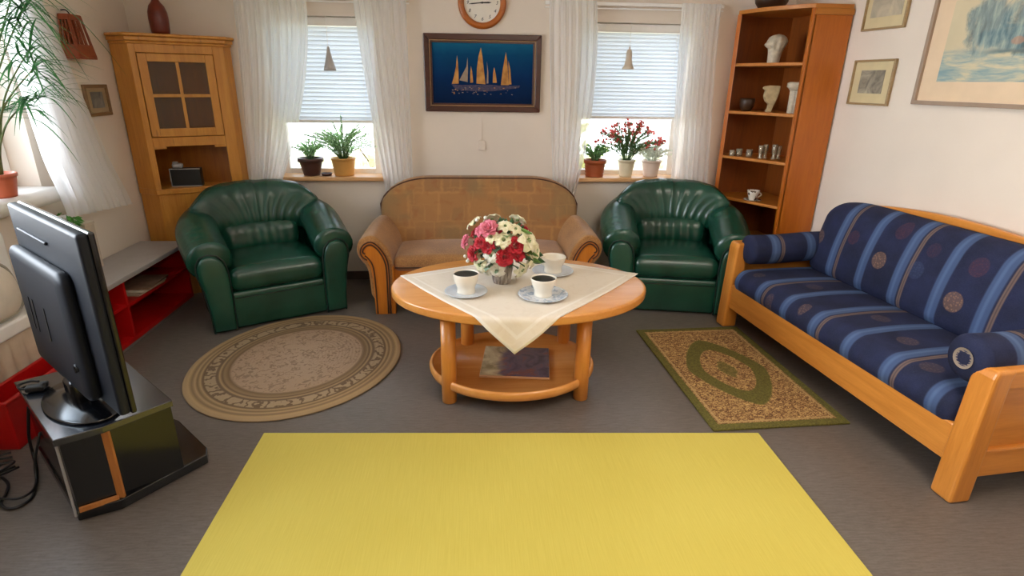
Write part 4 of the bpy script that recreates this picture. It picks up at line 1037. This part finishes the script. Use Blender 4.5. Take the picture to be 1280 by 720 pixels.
ORUG = g.pbr(c, .95, bump=g.bump(g.M('ADD', g.M('MULTIPLY', rg, .3), tw.outputs['Fac']), .5, .004))
o = MB().lathe([(0,0),(.985,0),(1,.004),(1,.008),(.985,.012),(.5,.0125),(0,.0125)], n=96, sx=OA, sy=OB, cap=False).build('oval_rug', ORUG, loc=(-1.0476, 3.1567, 0), rz=math.atan2(.984, .176) - PI/2 + PI/2)
o.rotation_euler.z = math.atan2(.9843, .1764)
tag(o, 'oval beige woven rug with dark ornamental ring in front of the left armchair', 'rug')
g = G('green_border_rug'); co = g.coord(); x_, y_, z_ = g.xyz(co)      # x across, y along
HX, HY = .362, .598
ax_, ay_ = g.M('ABSOLUTE', x_), g.M('ABSOLUTE', y_)
pile = g.noise(g.map(co, sc=(1, 1.6, 1)), 60, 3, .65, 1.5); tw2 = g.noise(co, 300, 1)
brown = g.ramp(pile, [(.42, lin('5c3a1e')), (.5, lin('87603a')), (.58, lin('c9a468'))])
GRN = g.ramp(g.noise(co, 120, 2), [(.3, lin('4f4a1c')), (.7, lin('6d6628'))])
d = g.M('MAXIMUM', g.M('SUBTRACT', ax_, HX-.045), g.M('SUBTRACT', ay_, HY-.045))
c = g.mix(g.step(d, -.004, .004), brown, GRN)
line = g.step(g.M('ABSOLUTE', g.M('ADD', d, .014)), .008, .004); c = g.mix(g.M('MULTIPLY', line, .8), c, lin('b59462'))
ed = g.M('ADD', g.M('POWER', g.M('DIVIDE', ax_, .235), 1.5), g.M('POWER', g.M('DIVIDE', ay_, .40), 1.35))
ed = g.M('ADD', ed, g.M('MULTIPLY', g.M('SUBTRACT', pile, .5), .12))
e2 = g.M('ADD', g.M('POWER', g.M('DIVIDE', ax_, .145), 1.7), g.M('POWER', g.M('DIVIDE', ay_, .255), 1.5))
ring = g.M('MULTIPLY', g.step(ed, 1.03, .97), g.step(e2, .97, 1.03)); c = g.mix(ring, c, GRN)
e3 = g.M('ADD', g.M('POWER', g.M('DIVIDE', ax_, .055), 1.5), g.M('POWER', g.M('DIVIDE', ay_, .10), 1.3))
e3 = g.M('ADD', e3, g.M('MULTIPLY', g.M('SUBTRACT', pile, .5), 1.2)); c = g.mix(g.M('MULTIPLY', g.step(e3, 1.1, .9), .8), c, GRN)
RRUG = g.pbr(c, .95, bump=g.bump(tw2, .4, .003))
o = MB().box((0, 0, .006), (2*HX, 2*HY, .012)).build('rectangular_rug', RRUG, loc=(1.503, 2.913, 0), rz=.045, bevel=.004)
tag(o, 'brown and green patterned rectangular rug before the blue sofa', 'rug')
g = G('yellow_mat'); co = g.coord(); f = g.noise(g.map(co, sc=(210, 6, 1)), 1, 4, .6); f2 = g.noise(co, 1.3, 2)
YEL = g.pbr(g.ramp(g.M('ADD', g.M('MULTIPLY', f, .45), g.M('MULTIPLY', f2, .55)), [(.3, lin('c3b04c')), (.7, lin('d3c25e'))]), .62, bump=g.bump(f, .12, .003), spec=.3)
o = MB().prism([(-1.001, 2.384), (1.383, 2.274), (1.37, .55), (-1.0, .55)], 0.0005, .007).build('yellow_mat', YEL, bevel=.003)
tag(o, 'large plain yellow rectangular mat in the foreground', 'mat')
# ------------------------------------------------------------------ pictures and clock
MAHO = wood('mahogany_frame', '4a1f12', '351409', 'x', .3, coat=.3); GILT = plain('dull_gilt', '9c7a52', .4, .1, 30)
pt = thing('sailing_picture', 'dark blue picture of orange sailing boats in a mahogany frame between the windows', 'picture', (-.352, BY-.002, 1.372))
PW, PH, f_ = .887, .555, .042
b = MB(); dp = .03
for a, c, d, e in (((0,0),(PW,0),(PW-f_,f_),(f_,f_)), ((PW,0),(PW,PH),(PW-f_,PH-f_),(PW-f_,f_)), ((PW,PH),(0,PH),(f_,PH-f_),(PW-f_,PH-f_)), ((0,PH),(0,0),(f_,f_),(f_,PH-f_))):
    b.prism([a, c, d, e], -dp, -.001, 'y')
b.build('frame', MAHO, pt, bevel=.006)
def inset(name, k, w, mat, y):
    b = MB(); x0, x1, z0, z1 = k, PW-k, k, PH-k
    b.prism([(x0,z0),(x1,z0),(x1-w,z0+w),(x0+w,z0+w)], y, -.004, 'y'); b.prism([(x1,z0),(x1,z1),(x1-w,z1-w),(x1-w,z0+w)], y, -.004, 'y')
    b.prism([(x1,z1),(x0,z1),(x0+w,z1-w),(x1-w,z1-w)], y, -.004, 'y'); b.prism([(x0,z1),(x0,z0),(x0+w,z0+w),(x0+w,z1-w)], y, -.004, 'y')
    b.build(name, mat, pt, bevel=.001)
inset('gilt_slip', f_-.003, .010, GILT, -.020); inset('inner_slip', f_+.006, .014, MAHO, -.016)
g = G('deep_sea_paint'); co = g.coord(); q = g.xyz(co); n = g.noise(co, 9, 3)
t = g.M('ADD', g.M('DIVIDE', q[2], PH), g.M('MULTIPLY', g.M('SUBTRACT', n, .5), .12))
SEA = g.pbr(g.ramp(t, [(.1, lin('041c3e')), (.45, lin('062a58')), (.75, lin('08446e')), (.93, lin('1a6a8c'))]), .6, spec=.08)
g = G('sail_paint'); co = g.coord(); SAIL = g.pbr(g.ramp(g.noise(co, 22, 3), [(.3, lin('a0682c')), (.7, lin('cf9648'))]), .6)
SAILP = plain('pale_sail_paint', 'a08c78', .6, .1, 30); HULL = artmat('hull_paint', [(.35, '14244a'), (.6, '4a405a')], 40)
i0 = f_ + .018
b = MB().box((PW/2, -.006, PH/2), (PW-2*i0, .004, PH-2*i0), mi=0)
def P2(px, py): return (( px - 35)/675*PW, (638 - py)/455*PH)   # from the enlarged view of the picture
def poly(pts, mi, y=-.0086):
    pts = [P2(*p) for p in pts]; n = len(pts)
    b.add([(x, y, z) for x, z in pts], [tuple(range(n))], False, mi)
poly([(192,472),(205,430),(218,370),(225,305),(229,350),(232,400),(232,470)], 1)
poly([(236,450),(262,400),(278,370),(285,315),(287,380),(284,460)], 2)
poly([(299,465),(300,400),(304,366),(311,400),(316,462)], 1)
poly([(335,468),(338,380),(348,310),(362,258),(370,310),(380,400),(388,472)], 1)
poly([(394,468),(398,400),(396,335),(404,400),(405,465)], 2)
poly([(430,462),(432,410),(438,370),(448,410),(454,462)], 1)
poly([(478,475),(486,400),(497,330),(506,282),(514,340),(520,420),(524,475)], 1)
poly([(524,472),(522,400),(520,330),(532,380),(540,470)], 1)
poly([(190,474),(240,478),(330,476),(420,474),(500,480),(590,476),(585,490),(520,500),(430,512),(330,515),(215,505)], 3, -.0083)
rn = random.Random(9)
for k in range(46):
    x = rn.uniform(190, 560); yv = rn.uniform(482, 530); w = rn.uniform(3, 10)
    poly([(x, yv), (x+w, yv+1), (x+w, yv+5), (x, yv+4)], rn.choice((2, 1, 3)), -.0089)
b.build('painting', [SEA, SAIL, SAILP, HULL], pt)

ck = thing('wall_clock', 'round wall clock with orange wooden rim and white dial above the sailing picture', 'clock', (.088, BY-.001, 2.138))
R_c = .178
ring = [(.133,0),(.133,.02),(.140,.030),(.160,.034),(R_c-.004,.026),(R_c,.012),(R_c,0)]
b = MB(); rings = []
for i in range(64):
    a = 2*PI*i/64; rings.append([(r*cos(a), -y, r*sin(a)) for r, y in ring])
b.loft(rings, closed=True); b.build('rim', wood('orange_clock_wood', 'b8651c', 'a2540f', 'x', .3, coat=.3), ck)
dl = MB(); pts = [(.134*cos(2*PI*i/64), .134*sin(2*PI*i/64)) for i in range(64)]; dl.prism(pts, -.012, -.001, 'y')
dlo = dl.build('dial', plain('clock_dial', 'ece6da', .5, .02), ck)
def text(name, s, size, loc, rot, mat, parent, ext=.0006, ax='CENTER'):
    cu = bpy.data.curves.new(name, 'FONT'); cu.body = s; cu.size = size; cu.extrude = ext; cu.align_x = ax; cu.align_y = 'CENTER'; cu.shear = .25
    t = bpy.data.objects.new(name, cu); COL.objects.link(t)
    bpy.context.view_layer.update()
    me = bpy.data.meshes.new_from_object(t.evaluated_get(bpy.context.evaluated_depsgraph_get())); bpy.data.objects.remove(t)
    o = bpy.data.objects.new(name, me); COL.objects.link(o); me.materials.append(mat); o.parent = parent; o.location = loc; o.rotation_euler = rot; return o
INK = plain('black_ink', '2a2725', .6)
for h in range(1, 13):
    a = PI/2 - h*PI/6; text('numeral', str(h), .034, (.108*cos(a), -.0128, .108*sin(a)), (PI/2, 0, 0), INK, dlo)
def hand(ang, L, w, y):
    a = PI/2 - ang; d = (cos(a), sin(a)); n_ = (-d[1], d[0])
    ol = [(-.2*L*d[0]+n_[0]*w, -.2*L*d[1]+n_[1]*w), (-.2*L*d[0]-n_[0]*w, -.2*L*d[1]-n_[1]*w), (.7*L*d[0]-n_[0]*w*1.3, .7*L*d[1]-n_[1]*w*1.3), (L*d[0], L*d[1]), (.7*L*d[0]+n_[0]*w*1.3, .7*L*d[1]+n_[1]*w*1.3)]
    MB().prism(ol, y-.0012, y, 'y').build('clock_hand', INK, ck)
hand(math.radians(88), .07, .004, -.0150); hand(math.radians(264), .105, .003, -.0168)
MB().tube([(0,-.012,0), (0,-.0195,0)], .007, 12).build('hub', INK, ck)

ln = thing('wall_plate', 'small white wall plate with thin cord below the sailing picture', 'wall plate', (.082, BY-.001, 1.115))
MB().rbox((0, -.006, 0), (.028, .006, .038), .004, (1,1,1)).build('plate', WALL, ln)
MB().tube([(0, -.004, .035), (.003, -.004, .16), (.005, -.004, .254)], .0016, 6).build('cord', WALL, ln)

FR = wood('champagne_wood_frame', 'a58a62', '8c7048', 'x', .35); FRT = plain('taupe_frame', 'a08a78', .4, .04)
MATC = plain('cream_mat_board', 'd3c39a', .7, .03); MATP = plain('peach_mat_board', 'e2c9aa', .7, .02)
def on_right(w, z): p = RW(w, 0, z); return (p[0] - RNX*.002, p[1] - RNY*.002, z)
rzr = ANG
framed('small_picture', 'upper small grey landscape print in a champagne frame right of the bookcase', .345, .28, on_right(.106, 1.937), rzr, FR, (MATC, artmat('pale_landscape_print', [(.3, 'a39a88'), (.6, 'c3b69e'), (.75, 'cdbf9f')], 7)), fw_=.013, dep=.022, art=(.05, .30, .075, .23))
framed('small_picture', 'lower small grey etching in a champagne frame right of the bookcase', .345, .276, on_right(.110, 1.488), rzr, FR, (MATC, artmat('grey_etching', [(.3, '6a655a'), (.5, '989080'), (.7, 'bab098')], 10)), fw_=.013, dep=.022, art=(.072, .272, .072, .212))
g = G('watercolour_trees'); co = g.coord(); q = g.xyz(co)
n = g.noise(co, 7, 7, .68, .5); n2 = g.noise(g.map(co, loc=(3, 5, 1)), 3, 4, .5, .4); n3 = g.noise(g.map(co, sc=(1.5, 1, 9)), 3, 4, .6, .3); n4 = g.noise(g.map(co, sc=(6, 1, 1.5)), 4, 4, .6)
sky = g.ramp(n2, [(.3, lin('cbbf9f')), (.7, lin('d9caa8'))])
water = g.ramp(n3, [(.36, lin('7f9ca4')), (.48, lin('a3b0a8')), (.60, lin('cfc5a4'))])
c = g.mix(g.step(g.M('ADD', q[2], g.M('MULTIPLY', g.M('SUBTRACT', n2, .5), .10)), .30, .24), sky, water)
def blob(cx, cz, rx, rz, k):
    dx = g.M('DIVIDE', g.M('SUBTRACT', q[0], cx), rx); dz = g.M('DIVIDE', g.M('SUBTRACT', q[2], cz), rz)
    d = g.M('ADD', g.M('MULTIPLY', dx, dx), g.M('MULTIPLY', dz, dz))
    return g.step(g.M('ADD', d, g.M('MULTIPLY', g.M('SUBTRACT', n, .5), k)), 1.15, .45)
tcol = g.ramp(n4, [(.32, lin('3f5a62')), (.48, lin('66828a')), (.60, lin('93a6a2')), (.72, lin('c4bfa6'))])
for bl in (blob(.345, .40, .13, .15, 3.0), blob(.60, .40, .19, .17, 2.8), blob(.50, .33, .22, .07, 2.2)):
    c = g.mix(g.M('MULTIPLY', bl, .85), c, tcol)
bt = blob(.525, .315, .035, .022, 3.0); c = g.mix(g.M('MULTIPLY', bt, .6), c, lin('b9876a'))
bank = g.step(g.M('ABSOLUTE', g.M('SUBTRACT', q[2], g.M('ADD', .265, g.M('MULTIPLY', g.M('SUBTRACT', n, .5), .05)))), .018, .0)
c = g.mix(g.M('MULTIPLY', g.M('MULTIPLY', bank, g.step(q[0], .30, .48)), .75), c, lin('4f6468'))
WCOL = g.pbr(c, .6)
framed('large_picture', 'large watercolour of blue trees in a wide peach mat above the blue sofa', .88, .66, on_right(.645, 1.508), rzr, FRT, (MATP, WCOL), fw_=.022, dep=.03, art=(.125, .755, .125, .535))

# ------------------------------------------------------------------ plants
SOIL = plain('potting_soil', '2a1c12', .95, .2, 60)
def pot(root, r0, r1, h, mat, rim=.012, rimh=.022, ribs=0):
    prof = [(0,0),(r0,0)]
    for i in range(1, 9):
        t = i/9; rr = mixs(r0, r1, t); prof.append((rr + (ribs*(.5 if i % 2 else -.5)), (h-rimh)*t))
    prof += [(r1, h-rimh), (r1+rim, h-rimh+.002), (r1+rim, h-.002), (r1+rim-.003, h), (r1-.004, h), (r1-.008, h-.03)]
    MB().lathe(prof, n=40, cap=False).build('pot', mat, root)
    MB().lathe([(0, h-.022), (r1-.006, h-.022)], n=32, cap=False).build('soil', SOIL, root)
def leafmat(name, c1, c2, tl=.25):
    g = G(name); co = g.coord(); f = g.noise(co, 30, 2); c = g.ramp(f, [(.3, lin(c1)), (.7, lin(c2))])
    d = g.n('BsdfPrincipled'); g.put(d.inputs['Base Color'], c); d.inputs['Roughness'].default_value = .5
    t = g.n('BsdfTranslucent'); g.put(t.inputs[0], c); m = g.n('MixShader'); m.inputs[0].default_value = tl
    g.t.links.new(d.outputs[0], m.inputs[1]); g.t.links.new(t.outputs[0], m.inputs[2]); return g.surf(m.outputs[0])
FERN = leafmat('fern_green', '86b876', 'c4e2b0', .7); BUSH = leafmat('bush_green', '5c8a4c', '8fb878', .5); DARKL = leafmat('dark_plant_green', '456a3a', '6c8c56', .4)
REDF = leafmat('red_blossom', 'bd3434', 'dd7a70', .5); PALEF = leafmat('white_green_leaf', 'dde4d4', 'f8f8f2', .65); PALM = leafmat('palm_green', '1f5228', '3f7c3c')
def lf(b, p, d, L, w, rn, mi=None):
    R = orient(d, rn.uniform(0, 6.28)); q = Vector(p)
    b.add([q, q + R @ Vector((-w, .1*w, L*.45)), q + R @ Vector((0, -.15*L, L)), q + R @ Vector((w, .1*w, L*.45))], [(0,1,2,3)], True, mi)
def shrub(root, base, spread, h, nst, nleaf, L, w, mats, seed, name='foliage', stemmat=None, droop=.2, up=1.0, tips=0):
    rn = random.Random(seed); b = MB(); s = MB()
    for i in range(nst):
        a = rn.uniform(0, 6.28); k = math.sqrt(rn.random()); e = Vector((spread*k*cos(a), spread*k*sin(a)*.6, h*(.55+.45*rn.random()) * (1-.35*k)))
        p0 = Vector((base[0] + .02*cos(a), base[1] + .02*sin(a), base[2])); m = p0 + Vector((e.x*.35, e.y*.35, e.z*.65)); p1 = p0 + e + Vector((0,0,-droop*k*h*.3))
        lim = .045 if p1.z < .36 else .005
        p1.y = min(p1.y, lim); m.y = min(m.y, lim)
        path = smooth_path([p0, m, p1], 5); s.tube(path, .0022, 4)
        for j in range(nleaf):
            t = .25 + .75*j/nleaf; idx = min(len(path)-2, int(t*(len(path)-1))); q = path[idx].lerp(path[idx+1], t*(len(path)-1) - idx)
            d = (path[idx+1]-path[idx]).normalized() + Vector((rn.uniform(-1,1), rn.uniform(-1,1), rn.uniform(-.5,.8)))*.9
            lf(b, q, d, L*rn.uniform(.6,1.1), w, rn, 0)
        if tips and rn.random() < tips:
            for j in range(7): lf(b, p1 + Vector((rn.uniform(-.02,.02), rn.uniform(-.02,.02), rn.uniform(-.02,.02))), (rn.uniform(-1,1), rn.uniform(-1,1), rn.uniform(-.2,1)), L*1.0, w*1.5, rn, 1)
    s.build('stems', stemmat or DARKL, root); b.build(name, mats, root)
SZ = WZ0 + .0315; PY = BY + .035
DKP = plain('dark_brown_pot', '4a2c26', .45, .08); TANP = plain('ochre_pot', 'd09a52', .5, .05); TERP = plain('terracotta_pot', 'a9552c', .6, .08); CRP = plain('cream_pot', 'd8cfb4', .35, .04); ROSP = plain('pale_rose_pot', 'dcc6b8', .4, .04)
r = thing('potted_plant', 'small leafy plant in a dark brown pot on the left window sill', 'plant', (-1.275, PY, SZ), 0, 'plants on the back window sills'); pot(r, .062, .088, .135, DKP, .012, .03)
shrub(r, (0,0,.115), .13, .19, 24, 16, .028, .007, [FERN], 1)
r = thing('potted_plant', 'bushy fern in an ochre yellow pot on the left window sill', 'plant', (-1.02, PY, SZ), 0, 'plants on the back window sills'); pot(r, .075, .093, .138, TANP, .004, .015)
shrub(r, (0,0,.12), .27, .35, 70, 34, .024, .0045, [FERN], 2)
r = thing('plant_saucer', 'small dark brown saucer between the two pots on the left sill', 'saucer', (-1.155, PY-.02, SZ)); MB().lathe([(0,0),(.036,0),(.045,.018),(.042,.019),(.034,.005),(0,.004)], n=28, cap=False).build('dish', DKP, r)
r = thing('potted_plant', 'low green plant in a ribbed terracotta pot on the right window sill', 'plant', (1.012, PY, SZ), 0, 'plants on the back window sills'); pot(r, .07, .085, .135, TERP, .008, .03, .006)
shrub(r, (0,0,.115), .14, .17, 24, 14, .032, .010, [BUSH], 3)
r = thing('potted_plant', 'red flowering plant in a slim cream pot on the right window sill', 'plant', (1.275, PY, SZ), 0, 'plants on the back window sills'); pot(r, .05, .068, .138, CRP, .006, .016)
shrub(r, (0,0,.12), .27, .36, 50, 18, .030, .008, [DARKL, REDF], 4, tips=.95, droop=.1)
r = thing('potted_plant', 'white variegated plant in a pale rose pot on the right window sill', 'plant', (1.485, PY, SZ), 0, 'plants on the back window sills'); pot(r, .058, .076, .135, ROSP, .006, .018)
shrub(r, (0,0,.115), .18, .20, 34, 13, .042, .010, [PALEF], 5, stemmat=PALEF)

# big grass-leaved plant on the side window sill
SALM = plain('salmon_pot', 'c9694a', .5, .05)
r = thing('potted_palm', 'tall plant with long narrow arching leaves in a salmon pot on the side window sill', 'plant', (-2.43, 3.10, .9985)); pot(r, .065, .082, .12, SALM, .006, .02)
rn = random.Random(11); b = MB(); s = MB()
def blade(p, d, L, w, droop):
    d = Vector(d).normalized(); side_ = d.cross(Vector((0,0,1)));
    side_ = side_.normalized() if side_.length > 1e-3 else Vector((1,0,0))
    k = 9; vs = []
    pw = Vector(p)
    for i in range(k+1):
        t = i/k; q = pw + d*L*t + Vector((0,0,-droop*L*t*t)); q.x = max(q.x, -.10 + .30*sstep(-.04, .10, q.y)); ww = w*(sin(PI*min(1,.1+.9*t))**.6)*(1-t*.6) + .0004
        vs += [q - side_*ww, q + Vector((0,0,-ww*.4)), q + side_*ww]
    b.add(vs, [(3*i+j, 3*i+3+j, 3*i+4+j, 3*i+1+j) for i in range(k) for j in (0, 1)], True)
crowns = [((.20, .20, 1.02), .38), ((.02, .05, .78), .40), ((.20, .18, .72), .32), ((.06, .0, .98), .36), ((.19, .17, .50), .28), ((.2, .22, .92), .32), ((.04, .05, .44), .28), ((.14, .05, .84), .34), ((.2, .16, .62), .28), ((.2, .12, 1.08), .36)]
for (c, L) in crowns:
    base = Vector((rn.uniform(-.02,.02), rn.uniform(-.02,.02), .10)); top = Vector((c[0], c[1], c[2]))
    pth = smooth_path([base, base.lerp(top, .5) + Vector((0, -.05, .06)), top], 8); s.tube(pth, [.006*(1-.5*i/len(pth)) for i in range(len(pth))], 6)
    for j in range(27):
        a = rn.uniform(0, 6.28); d = Vector((cos(a)*.55, sin(a), rn.uniform(-.05, .95)))
        if d.x < 0: d.x *= .25
        if d.y > 0: d.y *= .8
        q = pth[-1 - int(rn.random()*5)]
        blade(q, d, L*rn.uniform(.6, 1.25), rn.uniform(.0045, .008), rn.uniform(.25, .95))
s.build('cane', leafmat('cane_green', '5d6b3a', '7d8450'), r); b.build('blade_foliage', PALM, r)

# curtain of the side window
def side_fn(u, v):
    z = mixs(2.30, .785 + .06*(1-u), v)
    y0 = mixs(3.20, 3.30, v); y1 = mixs(3.50, 3.945, v**.9)
    y = mixs(y0, y1, u); x = LX + .155 - .05*u + .026*sin(2*PI*9*u + 1.2*v) + .010*sin(2*PI*21*u + 2) + .035*sstep(.75, 1, v)
    return (x, y, z)
o = MB().grid(side_fn, 90, 26, uv=True).build('sheer_curtain', VOILE); tag(o, 'sheer white curtain at the side window behind the tall grassy plant', 'curtain')
rl = MB().tube([(LX+.125, .6, 2.31), (LX+.125, 3.7, 2.31)], .011, 12)
for y in (.7, 2.3, 3.65): rl.tube([(LX, y, 2.31), (LX+.125, y, 2.31)], .008, 8)
tag(rl.build('curtain_rail', WHITEG), 'white round curtain rail over the side window', 'curtain rail', 'white curtain rails')
r = thing('potted_plant', 'little green trailing plant hanging below the side curtain', 'plant', (-2.38, 3.43, .765))
rn = random.Random(4)
# the small plant stands on a wall bracket under the curtain hem
MB().box((-.03, 0, -.006), (.10, .12, .012)).build('bracket', WHITE, r); 
MB().lathe([(0,0),(.032,0),(.042,.055),(.038,.055),(.03,.01),(0,.008)], n=24, cap=False).build('pot', WHITE, r)
b = MB()
for i in range(46):
    a = rn.uniform(0, 6.28); p = Vector((.02*cos(a), .02*sin(a), .055)); lf(b, p + Vector((.025*cos(a), .03*sin(a), rn.uniform(-.05, .02))), (cos(a)*.6, sin(a)*.6, -rn.uniform(.1, 1.2)), .06, .011, rn)
b.build('foliage', leafmat('bright_green', '3f8f3a', '6bb552'), r)

# garden shrubs seen through the back windows
HED = leafmat('garden_leaf', 'b8b878', 'dcd8a0', .3); HED2 = leafmat('garden_leaf_pale', 'c9c59a', 'e8e0bc', .3)
def bush(label, x, y, w, h, mat, seed):
    rn = random.Random(seed); r = thing('garden_shrub', label, 'shrub', (x, y, -.2), 0, 'garden shrubs outside'); b = MB(); s = MB()
    for i in range(26):
        a = rn.uniform(0, 6.28); k = rn.random()**.5; p1 = Vector((w*k*cos(a), w*k*sin(a), h*(.5+.5*rn.random())*(1-.3*k))); pth = smooth_path([(0,0,0), (p1.x*.3, p1.y*.3, p1.z*.6), p1], 4); s.tube(pth, .008, 5)
        for j in range(26):
            q = pth[2 + int(rn.random()*(len(pth)-3))] + Vector((rn.uniform(-.1,.1), rn.uniform(-.1,.1), rn.uniform(-.1,.1)))
            lf(b, q, (rn.uniform(-1,1), rn.uniform(-1,1), rn.uniform(-.3,1)), .13, .035, rn)
    s.build('branches', plain('bark', '6a5a48', .9), r); b.build('foliage', mat, r)
bush('pale yellow green garden shrub seen at the right of the fern window', -.85, 6.3, .55, 1.45, HED2, 1)
bush('yellow green garden shrub seen at the left of the red flower window', 1.15, 6.2, .5, 1.6, HED, 2)
bush('pale garden shrub seen low behind the white variegated plant', 2.1, 6.4, .5, 1.4, HED2, 3)

# ------------------------------------------------------------------ render settings
vs = scene.view_settings; vs.view_transform = 'Standard'; vs.look = 'None'; vs.gamma = 1; vs.use_curve_mapping = False; vs.exposure = 0.27
cy = scene.cycles; cy.use_denoising = True; cy.max_bounces = 10; cy.transparent_max_bounces = 24; cy.diffuse_bounces = 5; cy.glossy_bounces = 4
cy.caustics_reflective = False; cy.caustics_refractive = False; cy.sample_clamp_indirect = 6
